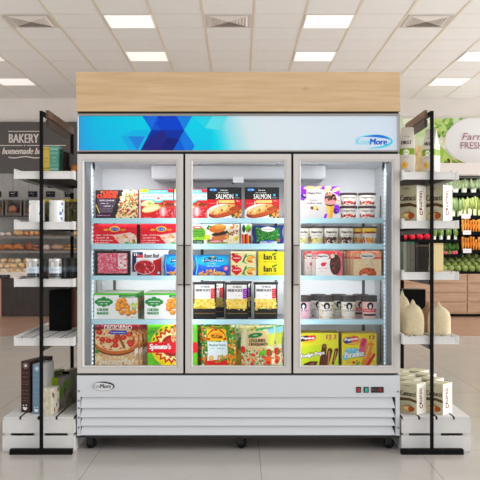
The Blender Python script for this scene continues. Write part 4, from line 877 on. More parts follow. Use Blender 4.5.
book('dark brown book, right one of two', 66.4, 69.6, 152.5, zl, 4.97, (44, 36, 34), [(10, 12, (96, 76, 60))], G)
b = M(); b.ico((0, 0, .033), .033, (222, 140, 84), .04, 2, 16, 3, (1, 1, .95), (236, 170, 110)); b.tube([(0, 0, .062), (.002, 0, .072)], .003, (90, 70, 40), 6)
b.build('orange_fruit', 'film', loc=(X(75.5, 5.0), 5.0+CY, zl+.001), smooth=True, label='orange round fruit at the right end of the top left shelf', cat='fruit')
# second shelf: canisters and jars
def canister(A):
    for x, y, rx, ry, c in ((80, 14, 5, 8, (40, 70, 160)), (74, 32, 4, 5, (120, 190, 220)), (74, 60, 7, 10, (40, 110, 200)), (84, 46, 3, 9, (30, 70, 160)), (78, 84, 6, 9, (70, 150, 200)), (20, 14, 4, 8, (70, 160, 220))): A.ell(x, y, rx, ry, c)
def cyl_thing(name, label, cat, x, y, z, r, h, base, draw, group, lid=None, lidh=.012):
    t = thing(name, label, cat, (x, y, z+.001), group)
    b = M(); hb = h-(lidh if lid else 0)
    b.lathe([(r*.97, 0), (r, .003), (r, hb-.003), (r*.97, hb)]+([] if lid else [(r*.9, hb), (r*.88, hb-.02), (0, hb-.02)]), 28, base)
    A = Art(b, lambda u, v, l: ((r+l)*math.sin((u-.5)*3), -(r+l)*math.cos((u-.5)*3), .003+v*(hb-.006)), r*3, hb, edge=.01, dz=3e-5); A.fr(0, 0, 100, 100); draw(A)
    b.build('body', 'gloss', t)
    if lid: l = M(); l.lathe([(r*.96, hb), (r*.98, hb+.002), (r*.98, h-.002), (r*.94, h), (0, h)], 28, lid); l.build('lid', 'steel', t)
    return t
zl = LT[1]-.004
G = 'white canisters with blue spots'
cyl_thing('canister', 'white canister with blue spots, left one of the pair behind the post', 'canister', X(36.8, 4.86), 4.86+CY, zl, X(44.6, 4.86)/1-X(37, 4.86), Z(200.8, 4.86)-zl, (240, 240, 238), canister, G)
c2 = cyl_thing('canister', 'white canister with blue spots, right one of the pair', 'canister', X(57, 4.86), 4.86+CY, zl, X(44.6, 4.86)-X(37, 4.86), Z(200.8, 4.86)-zl, (240, 240, 238), canister, G)
def pickles(A):
    A.food(0, 0, 100, 100, [(96, 90, 44), (70, 66, 30), (120, 110, 60), (60, 50, 34)], 50, 12)
G = 'glass jars of pickles'
for px, dd, lb in ((48.5, .14, 'jar of green pickles with yellow lid, between the two spotted canisters'), (67.5, .14, 'jar of green pickles with yellow lid, right of the spotted canisters'), (75.5, .16, 'jar of green pickles with yellow lid, at the freezer side')):
    cyl_thing('pickle_jar', lb, 'jar', X(px, 4.86+dd), 4.86+dd+CY, zl, .046, Z(199.6, 4.86+dd)-zl, (92, 88, 46), pickles, G, (196, 168, 70), .016)
# third shelf: small metal-topped jars
def spice(A):
    A.rect(0, 30, 100, 68, (206, 218, 228)); A.scrib(18, 40, 82, 52, (120, 140, 160)); A.rect(0, 68, 100, 94, (44, 46, 56)); A.rect(4, 68, 20, 94, (226, 150, 50)); A.scrib(30, 76, 80, 84, (120, 120, 130)); A.rect(36, 0, 50, 30, (232, 232, 232)); A.rect(80, 10, 92, 26, (60, 60, 60))
zl = LT[2]-.004; G = 'silver-topped jars with white label band'; r = X(39.2, 4.86)-X(33, 4.86)
SJ = cyl_thing('spice_jar', 'silver jar with white label band and orange patch, left of the two in front', 'jar', X(33, 4.86), 4.86+CY, zl, r, Z(258.8, 4.86)-zl, (178, 176, 172), spice, G, (206, 204, 200), .016)
clone(SJ, (X(55.2, 4.86), 4.86+CY, zl+.001), 'silver jar with white label band and orange patch, right of the two in front')
def dark(A): A.rect(0, 30, 100, 66, (92, 104, 112)); A.scrib(20, 40, 80, 54, (160, 170, 176)); A.rect(0, 0, 100, 28, (70, 66, 62))
G = 'dark jars set back'
DJ = cyl_thing('spice_jar', 'dark jar set back between the two silver jars', 'jar', X(45.5, 4.99), 4.99+CY, zl, .036, Z(258, 4.99)-zl, (48, 46, 46), dark, G, (70, 66, 60), .014)
for px, d, lb in ((64.5, 4.99, 'dark jar set back right of the silver jars'), (73.5, 5.0, 'dark jar set back at the freezer side')): clone(DJ, (X(px, d), d+CY, zl+.001), lb)
# fourth shelf
zl = LT[3]-.004
box3('storage_box', 'plain glossy black box on the fourth left shelf', 'box', X(57.4, 5.2), 5.2+CY, zl, .112, .11, Z(289.5, 5.2)-zl, -8, (12, 12, 13), side=(9, 9, 10), mat='matte')
box3('storage_box', 'brown box behind the glossy black one', 'box', X(70, 5.42), 5.42+CY, zl, .06, .1, Z(290, 5.42)-zl, -4, (120, 84, 66))
# crate top: cartons
def carton(c):
    def f(A):
        A.ell(50, 8.5, 34, 6.5, (c[0]*.7+70, c[1]*.7+72, c[2]*.7+74)); A.ell(50, 8.5, 12, 2.6, (236, 238, 240))
        for y in (21, 29, 38, 43, 55, 62, 70, 75): A.scrib(16, y, 86, y+3.2, tuple(q*.55+90 for q in c))
        A.arc(50, 89, 26, 6.5, 6, 6, (232, 234, 236), 10, 170); A.ell(34, 86, 6, 1.6, (232, 234, 236)); A.ell(64, 85.5, 6, 1.6, (232, 234, 236))
    return f
zc = ZCR
box3('carton', 'tall dark brown carton with white smile mark on the crate', 'carton', X(25.6, 4.93), 4.93+CY, zc, .062, .26, Z(361.5, 4.93)-zc, -18, (78, 56, 52), carton((78, 56, 52)), side=(66, 48, 44), top=(84, 62, 56))
box3('carton', 'tall pale blue carton with white smile mark behind the post', 'carton', X(36.8, 4.875), 4.875+CY, zc, .055, .17, Z(364.5, 4.875)-zc, -14, (122, 146, 164), carton((122, 146, 164)), side=(196, 194, 190), top=(190, 200, 206))
def specks(pal, n, r, bands=()):
    def f(A):
        for y0, y1, c in bands: A.rect(0, y0, 100, y1, c)
        A.food(4, 4, 96, 96, pal, n, r)
    return f
box3('carton', 'short cream speckled carton in front on the crate', 'carton', X(46.2, 4.86), 4.86+CY, zc, .066, .10, Z(388.5, 4.86)-zc, -16, (214, 208, 188), specks([(226, 222, 206), (196, 188, 164), (206, 198, 176)], 40, 7), specks([(226, 222, 206), (196, 188, 164), (150, 100, 70)], 20, 10), side=(222, 218, 204), top=(220, 216, 200))
box3('carton', 'lime green carton with grey side right of the cream one', 'carton', X(54.6, 5.0), 5.0+CY, zc, .048, .16, Z(378, 5.0)-zc, -18, (150, 172, 40), specks([(170, 190, 60), (132, 156, 36)], 16, 12), specks([(150, 140, 130), (110, 150, 50), (120, 110, 104)], 20, 16), side=(146, 142, 132), top=(120, 124, 106))
box3('carton', 'olive carton with orange corner behind the lime green one', 'carton', X(50.0, 5.20), 5.20+CY, zc, .052, .14, Z(372, 5.20)-zc, -18, (150, 110, 50), specks([(190, 150, 60), (120, 80, 40)], 12, 14), side=(120, 124, 80), top=(156, 160, 122))
box3('carton', 'black carton with grey-green side at the freezer side of the crate', 'carton', X(65.8, 5.16), 5.16+CY, zc, .044, .17, Z(371.5, 5.16)-zc, -14, (28, 26, 24), None, specks([(130, 120, 100), (90, 84, 76), (110, 120, 84)], 18, 18), side=(116, 108, 96), top=(150, 156, 120))

# right, top shelf: flour pouches
def pouch(label, x, y, z, w, dp, h, rz, group):
    b = M(); N = 12; K = 14
    def P(u, v, l=0):          # v height, u around: 0..4 = front,right,back,left
        k = max(0, (v-.62)/.38); dd = dp*(1-k**.8*.96)*(1-.10*(1-min(1, v*6))); ww = w*(1-.10*k-.5*max(0, k-.9)); bu = 1+.07*math.sin(PI*min(1, v/.7))
        s = int(u) % 4; f = u-int(u)
        x0, x1, y0, y1 = -ww/2*bu, ww/2*bu, -dd/2*bu, dd/2*bu; br = .012*math.sin(PI*f)*(1-k)
        if s == 0: return (x0+(x1-x0)*f, y0-br-l, v*h)
        if s == 1: return (x1+(.0*br)-.25*dd*math.sin(PI*f)*k+l, y0+(y1-y0)*f, v*h)
        if s == 2: return (x1-(x1-x0)*f, y1+br+l, v*h)
        return (x0-l, y1-(y1-y0)*f, v*h)
    def c(u, v):
        if .40 < v < .53: return (136, 160, 60)
        return (214, 208, 198)
    for j in range(30):
        for i in range(24):
            q = [(i/6, j/30), ((i+1)/6, j/30), ((i+1)/6, (j+1)/30), (i/6, (j+1)/30)]
            pts = [P(a if abs(a-round(a)) > 1e-6 or (a == q[0][0] or a == q[3][0]) else a-1e-6, v2) for a, v2 in q]
            b.face(pts, c(0, (j+.5)/30))
    b.face([P(0, 0), P(1, 0), P(2, 0), P(3, 0)][::-1], (230, 226, 218))
    A = Art(b, lambda u, v, l: P(min(u, .9999), v, l), w, h, lift=8e-4, edge=.012, dz=4e-5); A.fr(0, 0, 100, 100)
    A.scrib(28, 18, 70, 23, (60, 70, 130)); A.text('FIRST', 14, 30, 86, 38, (50, 48, 46), 0, 1.2); A.ell(50, 55, 20, 6, (230, 236, 210)); A.scrib(36, 53, 64, 57, (80, 110, 40)); A.scrib(26, 64, 74, 67, (150, 140, 130)); A.ell(40, 82, 20, 8, (226, 186, 96)); A.ell(36, 81, 9, 4, (200, 140, 60)); A.scrib(30, 94, 70, 96, (150, 130, 110))
    return b.build('flour_bag', 'film', loc=(x, y, z+.001+.0), rz=math.radians(rz), label=label, cat='flour bag', group=group)
zr = RT[0]-.004; G = 'white paper bags with a green band'
hb = Z(127.5, 4.9)-zr
pouch('white paper bag with green band, left one next to the freezer header', X(407.2, 4.90), 4.90+CY, zr, .085, .07, hb, -18, G)
pouch('white paper bag with green band, right one behind the post', X(431.2, 4.90), 4.90+CY, zr, .078, .065, hb-.01, -42, G)
box3('paper_packet', 'plain tan packet between the two white bags with green band', 'packet', X(418.5, 5.06), 5.06+CY, zr, .07, .05, Z(146, 5.06)-zr, -10, (216, 192, 152), specks([(224, 200, 160), (208, 184, 142)], 20, 14), side=(206, 180, 140))
# cantucci boxes
def cant(A):
    A.scrib(20, 6, 60, 11, (60, 60, 70)); A.text('Cantucci', 6, 26, 92, 42, (92, 80, 70), 0, 1.5); A.poly([(0, 50), (60, 48), (100, 54), (100, 62), (60, 57), (0, 60)], (96, 76, 52)); A.scrib(30, 66, 66, 71, (110, 100, 80)); A.ell(50, 83, 38, 11, (150, 90, 50)); A.ell(42, 84, 30, 9, (216, 186, 130)); A.ell(66, 84, 14, 8, (178, 92, 50)); A.ell(40, 82, 12, 4, (236, 218, 170))
def cants(A):
    A.text('Cantucci', 30, 16, 62, 82, (130, 30, 34), 0, 2.5, vert=True); A.arc(50, 50, 40, 44, 2, 5, (214, 196, 140), -70, 60)
def cbox(label, px, d, z, hz, rz, group):
    return box3('biscuit_box', label, 'biscuit box', X(px, d), d+CY, z, .122, .108, hz, rz, (196, 190, 164), cant, cants, side=(238, 236, 228), top=(226, 218, 190), group=group)
zr = RT[1]-.004; G = 'sage green biscuit boxes on the second right shelf'; hc = Z(185.2, 4.87)-zr
b1 = cbox('sage green and white biscuit box, left one on the second right shelf', 408.0, 4.90, zr, hc, -44, G)
clone(b1, (X(434.2, 4.90), 4.90+CY, zr+.001), 'sage green and white biscuit box, right one on the second right shelf, behind the post')
zr = ZCR; G = 'biscuit boxes standing in rows on the right crate'; hc = Z(384.0, 4.87)-zr
b1 = None; nm_ = ('front', 'second', 'third', 'rearmost')
for r_, px in enumerate((408.0, 434.0)):
    for k in range(4):
        d = 4.895+.165*k; lb = 'sage green and white biscuit box on the crate, %s one of the %s row' % (nm_[k], ('left', 'right')[r_])
        x = X(px, 4.895)-(.0 if k == 0 else .008*k)
        if b1 is None: b1 = cbox(lb, px, d, zr, hc, -44, G)
        else: clone(b1, (x if r_ else max(x, 1.035), d+CY, zr+.001), lb)
# third shelf: books
zr = RT[2]-.004; G = 'books on the third right shelf'
book('grey-green book nearest the freezer on the third right shelf', 403.4, 406.6, 241.6, zr, 4.86, (136, 142, 126), [], G)
book('pale grey book with dark green edge', 406.9, 410.0, 241.6, zr, 4.86, (112, 112, 102), [(3, 6, (40, 110, 92))], G)
book('teal-striped grey book on the third right shelf', 410.3, 414.8, 241.6, zr, 4.86, (110, 104, 96), [(0, 4, (40, 120, 96)), (60, 62, (40, 100, 84))], G)
book('thin charcoal book between the teal-striped and the black one', 415.4, 418.6, 242.6, zr, 4.86, (66, 60, 58), [(8, 14, (100, 94, 92))], G)
book('wide black book on the third right shelf, left of the post', 418.9, 428.6, 243.6, zr, 4.86, (48, 42, 38), [(5, 9, (110, 98, 70)), (92, 94, (90, 70, 40)), (20, 21, (80, 70, 54))], G)
book('cream book right of the post on the third right shelf', 433.8, 443.4, 243.0, zr, 4.86, (228, 210, 166), [(2, 5, (206, 180, 130))], G)
# fourth shelf: sacks and black box
zr = RT[3]-.004
def sack(label, px, d, wpx, pyt, group, seed, rz=0, lean=0.2):
    w = wpx*d/F; h = Z(pyt, d)-zr; b = M(); n, K = 28, 22; vs = []; rr = []
    for j in range(K+1):
        v = j/K
        if v < .06: r = .88+2*v
        elif v < .45: r = 1.0-.06*(v-.06)
        elif v < .86: t_ = (v-.45)/.41; r = .975*math.sqrt(max(0, 1-t_**2*.95))
        else: t_ = (v-.86)/.14; r = .215*(1-t_)**.7+.03
        for k in range(n):
            a = 2*PI*k/n; u = Vector((math.cos(a), math.sin(a), v*2)); q = 1+.07*noise.noise(u*1.6+Vector((seed*5, 0, 0)))+.02*math.sin(9*a+seed)*(v > .6)
            ex = abs(math.cos(a))**.8*(1 if math.cos(a) > 0 else -1); ey = abs(math.sin(a))**.8*(1 if math.sin(a) > 0 else -1)
            vs.append((w/2*r*q*ex-lean*w*.5*max(0, v-.6)**1.2, .36*w*r*q*ey, h*v))
    fs = [(j*n+k, j*n+(k+1) % n, (j+1)*n+(k+1) % n, (j+1)*n+k) for j in range(K) for k in range(n)]
    b.mesh(vs, fs, (220, 204, 168)); b.face([vs[k] for k in range(n)][::-1], (210, 190, 150)); b.face([vs[K*n+k] for k in range(n)], (210, 190, 150))
    return b.build('cloth_sack', 'burlap', loc=(X(px, d), d+CY, zr+.001), rz=math.radians(rz), smooth=True, label=label, cat='cloth sack', group=group)
G = 'beige cloth sacks'
sack('small beige cloth sack with pointed top, left one in front', 413.4, 4.90, 21.5, 299.5, G, 1)
sack('small beige cloth sack with pointed top, right one behind the post', 439.0, 4.90, 22.5, 301.5, G, 2, -10)
sack('beige cloth sack set back by the freezer edge', 402.6, 5.06, 16, 290, G, 3)
SK = sack('brownish cloth sack set back between the two front ones', 428.5, 5.06, 17, 302, G, 4)
SK.data.materials[0] = MAT['brown_paper']
box3('storage_box', 'black box with pale rim behind the sacks', 'box', X(414.5, 5.26), 5.26+CY, zr, .145, .12, Z(289.5, 5.26)-zr, 0, (14, 13, 13), top=(190, 176, 150), side=(12, 12, 12), mat='matte')
# ================================================================ BAKERY (far left)
DB = 14.35
def bx(px): return X(px, DB)
def bz(py): return Z(py, DB)
def far(b, name, mat='paint', label=None, cat=None, group=None, loc=(0, 0, 0), parent=None, kind=None, smooth=False, rz=0):
    return b.build(name, mat, parent, loc, rz, label, cat, group, kind, smooth)
DW = YW-CY                        # depth of the wall
# bakery sign board on the wall
t = thing('bakery_sign', 'dark grey wall sign with white bakery lettering', 'sign', ((X(-40, DW-.1)+X(112, DW-.1))/2, YW-.1, Z(173, DW-.1)))
w = X(112, DW-.1)-X(-40, DW-.1); h = Z(121.8, DW-.1)-Z(173, DW-.1)
b = M(); b.box(-w/2, 0, 0, w/2, .095, h, (92, 88, 86)); b.build('board', 'matte', t)
b = M(); A = Art(b, lambda u, v, l: (-w/2+u*w, -l-.004, v*h), w, h, dz=2e-4); A.fr(-40, 121.8, 112, 173)
C = (214, 204, 198)
A.text('BAKERY', 9.2, 134.0, 38.6, 142.8, C, 0, .35); A.rect(8.2, 131.0, 40, 131.8, C); A.rect(-20, 145.1, 22.8, 145.9, C); A.rect(27, 145.1, 66, 145.9, C); A.star(24.7, 145.5, .5, 1.2, 5, C)
A.text('homemade bread', 2.4, 147.8, 50, 154.2, C, .25, .35); 
for i in range(10): A.cap(9+i*3.1, 157.3+.7*math.sin(i*.9), 12.1+i*3.1, 157.3+.7*math.sin(i*.9+.9), .55, C)
b.build('lettering', 'matte', t, label='white BAKERY lettering and lines')
# tiled wall cladding below
b = M()
for k in range(-3, 8): b.box(bx(-12+k*16.2+.3)-.0, DW-.06+CY, 0, bx(-12+(k+1)*16.2), YW-.001, Z(173.2, DW), (152, 148, 144))
far(b, 'wall_cladding', 'wall_tile', kind='structure')
# tags and hanging baskets
tagp = [(-6, 1.0), (9, 17.6), (28.4, 37.2), (46, 55), (64.6, 73)]
def tagart(A): A.scrib(20, 22, 82, 46, (190, 190, 190)); A.scrib(36, 64, 66, 80, (150, 150, 150))
places = ['at the left edge of the picture', 'above the round loaf', 'above the left spotted canister', 'above the right spotted canister', 'at the freezer side']
for (a, c), pl in zip(tagp, places):
    b = M(); w = X(c, DW-.07)-X(a, DW-.07); h = .105; b.box(-w/2, 0, 0, w/2, .012, h, (38, 38, 44)); A = Art(b, flatmap(w, 0, h=h), w, h, dz=1e-4); A.fr(0, 0, 100, 100); tagart(A)
    far(b, 'price_tag', 'matte', 'small dark price tag on the bakery wall, '+pl, 'price tag', 'price tags on the bakery wall', ((X(a, DW-.07)+X(c, DW-.07))/2, DW-.074+CY, Z(197, DW-.07)))
bk = [(-12, 3), (5.2, 21.2), (23.6, 40), (42, 58), (60, 76)]
bpl = ['at the left edge of the picture', 'second from the left', 'behind the left spotted canister', 'behind the right spotted canister', 'at the freezer side']
def basket(a, c, pl):
    x0, x1 = bx(a), bx(c); w = x1-x0; zb_, zt_ = bz(216), bz(198.5); h = zt_-zb_
    t = thing('bread_basket', 'dark wooden hanging bread basket, '+pl, 'bread basket', ((x0+x1)/2, DB+CY, zb_), 'hanging bread baskets')
    b = M(); b.box(-w/2, .40, 0, w/2, .533, h, (104, 97, 92)); b.box(-w/2, 0, 0, -w/2+.02, .40, h*.9, (108, 101, 96)); b.box(w/2-.02, 0, 0, w/2, .40, h*.9, (108, 101, 96)); b.box(-w/2+.02, 0, 0, w/2-.02, .40, .02, (84, 77, 73)); b.box(-w/2+.02, 0, .02, w/2-.02, .015, .06, (90, 82, 78)); b.build('tray', 'paint', t)
    return t
for (a, c), pl in zip(bk, bpl): basket(a, c, pl)
CRU = [(186, 118, 78), (206, 146, 100)]
def loaf(name, label, cx, cy, wpx, hpx, c1, c2, d, seed, group, amp=.1, dep=.8, cat='bread', zb=None):
    r = wpx/2*d/F; rz_ = hpx/2*d/F; b = M(); b.ico((0, 0, rz_), r, c1, amp, 2.2, 14, seed, (1, dep, rz_/r), c2)
    m_ = min(v[2] for v in b.v); b.v = [(x, y, z-m_) for x, y, z in b.v]
    z = Z(cy+hpx/2, d) if zb is None else zb
    return b.build(name, 'matte', loc=(X(cx, d), d+CY, z+.002), label=label, cat=cat, group=group, smooth=True)
def inb(cx, w, h, pl, s):
    d = DB+.2; loaf('bread_loaf', 'round crusty red-brown loaf in the hanging basket '+pl, cx, 0, w, h, (176, 100, 80), (232, 190, 150), d, s, 'loaves in the hanging baskets', .07, .8, zb=bz(216)+.021)
inb(12.3, 11.5, 9.5, 'second from the left', 1); inb(-1.5, 10, 8.5, 'at the left edge', 2); inb(31.5, 10.5, 9, 'behind the left spotted canister', 3); inb(50, 10.5, 9, 'behind the right spotted canister', 4); inb(67.5, 10.5, 9, 'at the freezer side', 5)
# wall shelves
def wshelf(py, label):
    b = M(); x0, x1 = bx(-20), bx(112); w = x1-x0; b.box(-w/2, 0, -.035, w/2, .45, 0, (112, 105, 100)); b.box(-w/2, -.002, -.04, w/2, .012, .004, (128, 121, 116)); z = bz(py)
    return far(b, 'bakery_shelf', 'paint', label, 'wall shelf', None, ((x0+x1)/2, DB+CY, z)), z
_, zs1 = wshelf(236.2, 'upper dark wall shelf of pastries in the bakery'); _, zs2 = wshelf(250.8, 'lower dark wall shelf of croissants and loaves in the bakery')
d = DB+.18
G = 'breads on the upper bakery shelf'
for i, (cx, w, h, c1, c2, lb) in enumerate(((2, 7, 4, (226, 190, 170), (250, 240, 236), 'sugar-dusted pastry, leftmost on the upper bakery shelf'), (8.2, 7, 4, (220, 180, 160), (250, 242, 238), 'sugar-dusted pastry, second on the upper bakery shelf'), (18.2, 10, 6.4, (206, 150, 104), (232, 196, 150), 'round bun beside the sugar-dusted pastries'),
    (26.4, 5.4, 5.4, (196, 110, 70), (240, 190, 140), 'small glazed bun, first of three'), (31.6, 5.4, 5.6, (190, 104, 64), (240, 200, 150), 'small glazed bun, second of three'), (36.8, 5.4, 5.4, (196, 110, 70), (236, 180, 130), 'small glazed bun, third of three'),
    (43.0, 5, 3, (190, 110, 80), (220, 150, 110), 'flat pastry just right of the post'), (54.5, 15, 2.8, (214, 164, 104), (244, 214, 150), 'long flat baguette on the upper bakery shelf'), (66.5, 6, 3, (190, 110, 76), (214, 150, 110), 'small brown pastry right of the baguette'), (73, 7.5, 6, (206, 136, 90), (240, 206, 150), 'pale round bun at the freezer side of the upper bakery shelf'))):
    loaf('bread_roll', lb, cx, 0, w, h, c1, c2, d, 10+i, G, .1, zb=zs1)
def croissant(lb, cx, w, h, s):
    b = M(); r = w/2*d/F; n = 11; pts = []; rad = []
    for k in range(n):
        f = k/(n-1); a = math.radians(200-220*f+0); pts.append((math.cos(a)*r*.78, -.0, .03+math.sin(a)*h*d/F*.62 if math.sin(a) > -.4 else .03)); rad.append((.012+.040*math.sin(PI*f))*(1+.12*(k % 2)))
    b.tube(pts, rad, (204, 132, 84), 10)
    m_ = min(v[2] for v in b.v); b.v = [(x, y, z-m_) for x, y, z in b.v]
    return b.build('croissant', 'matte', loc=(X(cx, d), d+CY, zs2+.002), smooth=True, label=lb, cat='croissant', group='croissants on the lower bakery shelf')
croissant('golden croissant at the left edge of the picture', -2, 10, 5.4, 1); croissant('golden croissant, left one of the two in full view', 7.8, 10.5, 5.2, 2); croissant('golden croissant, right one of the two in full view', 18.2, 10.5, 5.2, 3)
G = 'loaves on the lower bakery shelf'
for i, (cx, w, h, c1, c2, lb, dz) in enumerate(((28.8, 7.5, 9, (156, 92, 70), (180, 116, 90), 'upright brown loaf left of the post', 0), (35.8, 8, 3.2, (150, 90, 74), (190, 130, 110), 'flat brown loaf, lower of two left of the post', 0), (35.8, 7.6, 3, (160, 98, 80), (196, 138, 116), 'flat brown loaf, upper of two left of the post', 3.2),
    (46.5, 8.6, 6.2, (206, 176, 156), (236, 216, 200), 'pale floury roll right of the post', 0), (57.3, 12, 7, (176, 134, 112), (206, 170, 146), 'wide brown floury loaf right of the pale roll', 0),
    (70, 13, 3.4, (196, 140, 84), (226, 180, 120), 'long golden loaf, lower of two at the freezer side', 0), (69.5, 11, 3.2, (186, 124, 74), (220, 170, 110), 'long golden loaf, upper of two at the freezer side', 3.4))):
    loaf('bread_loaf', lb, cx, 0, w, h, c1, c2, d, 30+i, G, .08, zb=zs2+dz*d/F)
# sloping display of rolls above the counter
b = M(); x0, x1 = bx(-24), bx(112); w = x1-x0; za, zb_ = bz(277.5), bz(262)
dc = DB-.25
b.mesh([(-w/2, 0, za), (w/2, 0, za), (w/2, .40, zb_), (-w/2, .40, zb_), (-w/2, .40, za), (w/2, .40, za)], [(0, 1, 2, 3), (0, 4, 5, 1), (1, 5, 2), (0, 3, 4), (3, 2, 5, 4)], (226, 214, 202))
b.box(-w/2, -.02, za-.0, w/2, 0, Z(271.6, dc), (232, 222, 212))
far(b, 'display_tray', 'paint', 'cream sloping tray heaped with rolls on the bakery counter', 'display tray', None, ((x0+x1)/2, dc+CY, 0))
n = 0
for row, (py, off) in enumerate(((262.0, 0), (265.5, 3.2), (269.2, 1.0))):
    for k in range(12):
        cx = -4+k*7.6+off; 
        if cx > 80: continue
        dd = dc+.36-.13*row; zc_ = za+(zb_-za)*((dd-dc)/.40)+.004
        lb = 'golden roll, %s row of sloping tray, %s' % (('back', 'middle', 'front')[row], ['partly off the left edge', 'first from the left', 'second from the left', 'third from the left', 'fourth from the left', 'fifth from the left', 'sixth from the left', 'seventh from the left', 'eighth from the left', 'ninth from the left', 'tenth from the left', 'at the freezer side'][k])
        loaf('bread_roll', lb, cx+R.uniform(-.8, .8), 0, R.uniform(6.6, 8.4), R.uniform(4.2, 5.6), R.choice([(216, 170, 112), (206, 150, 96), (226, 196, 146), (234, 214, 176)]), R.choice([(248, 232, 198), (250, 240, 216), (240, 214, 164)]), dd, 50+n, 'rolls heaped in the sloping tray', .12, .8, zb=zc_); n += 1
b = M(); b.box(-.09, 0, 0, .09, .01, .055, (50, 50, 54)); A = Art(b, flatmap(.18, 0, h=.055), .18, .055, dz=1e-4); A.fr(0, 0, 100, 100); A.scrib(20, 30, 80, 60, (150, 150, 150))
far(b, 'price_tag', 'matte', 'small dark price tag below the sloping tray of rolls', 'price tag', None, (X(4.6, dc-.04), dc-.036+CY, Z(278, dc-.04)))
# counter
t = thing('bakery_counter', 'dark panelled bakery counter with a wooden end panel', 'counter', (bx(40), DB-.3+CY, 0))
b = M(); x0, x1 = X(1.5, DB-.3)-bx(40), bx(112)-bx(40)
b.box(x0, 0, 0, x1, .62, Z(278.6, DB-.3), (72, 64, 60))
for px in (15, 36, 57, 78): b.box(X(px, DB-.3)-bx(40)-.006, -.002, .06, X(px, DB-.3)-bx(40)+.006, 0, Z(280, DB-.3), (40, 36, 34))
b.build('counter_body', 'dark_wood', t)
b = M(); b.box(X(-26, DB-.3)-bx(40), -.02, 0, X(1.2, DB-.3)-bx(40), .62, Z(278.6, DB-.3), (180, 130, 100)); b.build('end_panel', 'warm_wood', t)

# ================================================================ PRODUCE CASE (far right)
t = thing('produce_case', 'open produce case with white canopy and wooden drawer front', 'produce case', (X(440, 14.1), 14.1+CY, 0)); ox, oy = X(440, 14.1), 14.1+CY
def P(b, name, mat, **k): b.v = [(x-ox, y-oy, z) for x, y, z in b.v]; return b.build(name, mat, t, **k)
DC = 13.95; cx0, cx1 = X(386, DC), X(520, DC)
def cz(py, d=DC): return Z(py, d)
b = M(); b.box(cx0, DC+.02+CY, cz(314), cx1, YW-.01, cz(274), (178, 140, 116)); P(b, 'base', 'warm_wood')
b = M(); b.box(cx0, DC+.10+CY, 0, cx1, YW-.02, cz(314), (40, 34, 32)); P(b, 'plinth', 'matte')
xs = [cx0, X(396, DC), X(467.3, DC), cx1]; zz = [273.6, 283.3, 292.6, 302, 313]
for i in range(3):
    for j in range(4):
        b = M(); b.box(xs[i]+.012, DC+CY, cz(zz[j+1])+.012, xs[i+1]-.012, DC+.019+CY, cz(zz[j])-.012, (186, 148, 124)); P(b, 'drawer_front', 'warm_wood')
b = M(); b.box(cx0, DC-.05+CY, cz(174.5, 13.9), cx1, YW-.03, cz(163, 13.9), (222, 214, 208)); P(b, 'canopy', 'paint')
b = M(); b.box(cx0, 14.72+CY, cz(274), cx1, YW-.04, cz(174, 14.2), (16, 17, 16)); P(b, 'back_panel', 'matte')
rows = [(193.6, 14.42), (216.5, 14.30), (232.6, 14.2), (251.0, 14.12), (272.6, 14.0)]
rows += [(193.6, 14.42), (217.5, 14.30), (240.6, 14.2), (255.2, 14.12), (272.6, 14.0)]; xm = X(460.5, 14.2)
for i, (py, dd) in enumerate(rows):
    xa, xb = (xm+.004, cx1) if i < 5 else (cx0, xm)
    b = M(); z = Z(py, dd); b.box(xa, dd+CY, z-.03, xb, 14.72+CY, z, (26, 26, 26)); b.box(xa, dd-.012+CY, z-.035, xb, dd+CY, z+.02, (16, 16, 16)); P(b, 'tier', 'matte')
l = bpy.data.lights.new('case_lamp', 'AREA'); l.shape = 'RECTANGLE'; l.size = 2.3; l.size_y = .06; l.energy = 8; l.spread = math.radians(130)
lo = bpy.data.objects.new('case_lamp', l); COL.objects.link(lo); lo.parent = t; lo.location = ((cx0+cx1)/2-ox, 14.02+CY-oy, cz(175.2, 13.9)); lo.rotation_euler = (math.radians(32), 0, 0)
b = M(); b.box(cx0, 14.2+CY, cz(177, 14.2), cx1, 14.26+CY, cz(175.4, 14.2), (60, 60, 58)); P(b, 'front_rail', 'matte')
def veg(name, label, cat, group, px, row, w, h, c1, c2, amp=.2, dd=.12, dz=0, seed=None, fr=3, dep=.9):
    py, d0 = rows[row]; d_ = d0+dd; b = M(); r = w/2*d_/F; rz_ = h/2*d_/F; b.ico((0, 0, 0), r, c1, amp, fr, 12, seed or R.randint(0, 999), (1, dep, rz_/r), c2)
    m_ = min(v[2] for v in b.v); b.v = [(x, y, z-m_) for x, y, z in b.v]
    return b.build(name, 'matte', loc=(X(px, d_), d_+CY, Z(py, d0)+.003+dz*d_/F), smooth=True, label=label, cat=cat, group=group)
def leafy(name, label, cat, group, px, row, w, h, stem, leaf, dd=.12, n=9, thick=1.3, splay=1.0):
    py, d0 = rows[row]; d_ = d0+dd; b = M(); s = d_/F
    for k in range(n):
        f = (k+.5)/n-.5; x = f*w*s*.55; x2 = f*w*s*splay; hh_ = h*s*R.uniform(.82, 1.0); y = R.uniform(-.03, .03)
        b.tube([(x*.6, y, .004), (x, y, hh_*.45)], [thick*s*.6, thick*s*.5], stem, 6)
        b.ico((x2*.9, y-.01, hh_*.72), w*s*.16+thick*s*.4, tuple(q+R.randint(-12, 12) for q in leaf), .3, 3, 8, R.randint(0, 99), (.8, .7, hh_*.32/(w*s*.16+thick*s*.4)), tuple(q*.7 for q in leaf))
    m_ = min(v[2] for v in b.v); b.v = [(xx, yy, z-m_) for xx, yy, z in b.v]
    return b.build(name, 'matte', loc=(X(px, d_), d_+CY, Z(py, d0)+.003), smooth=True, label=label, cat=cat, group=group)
HID = 'a row of look-alikes'
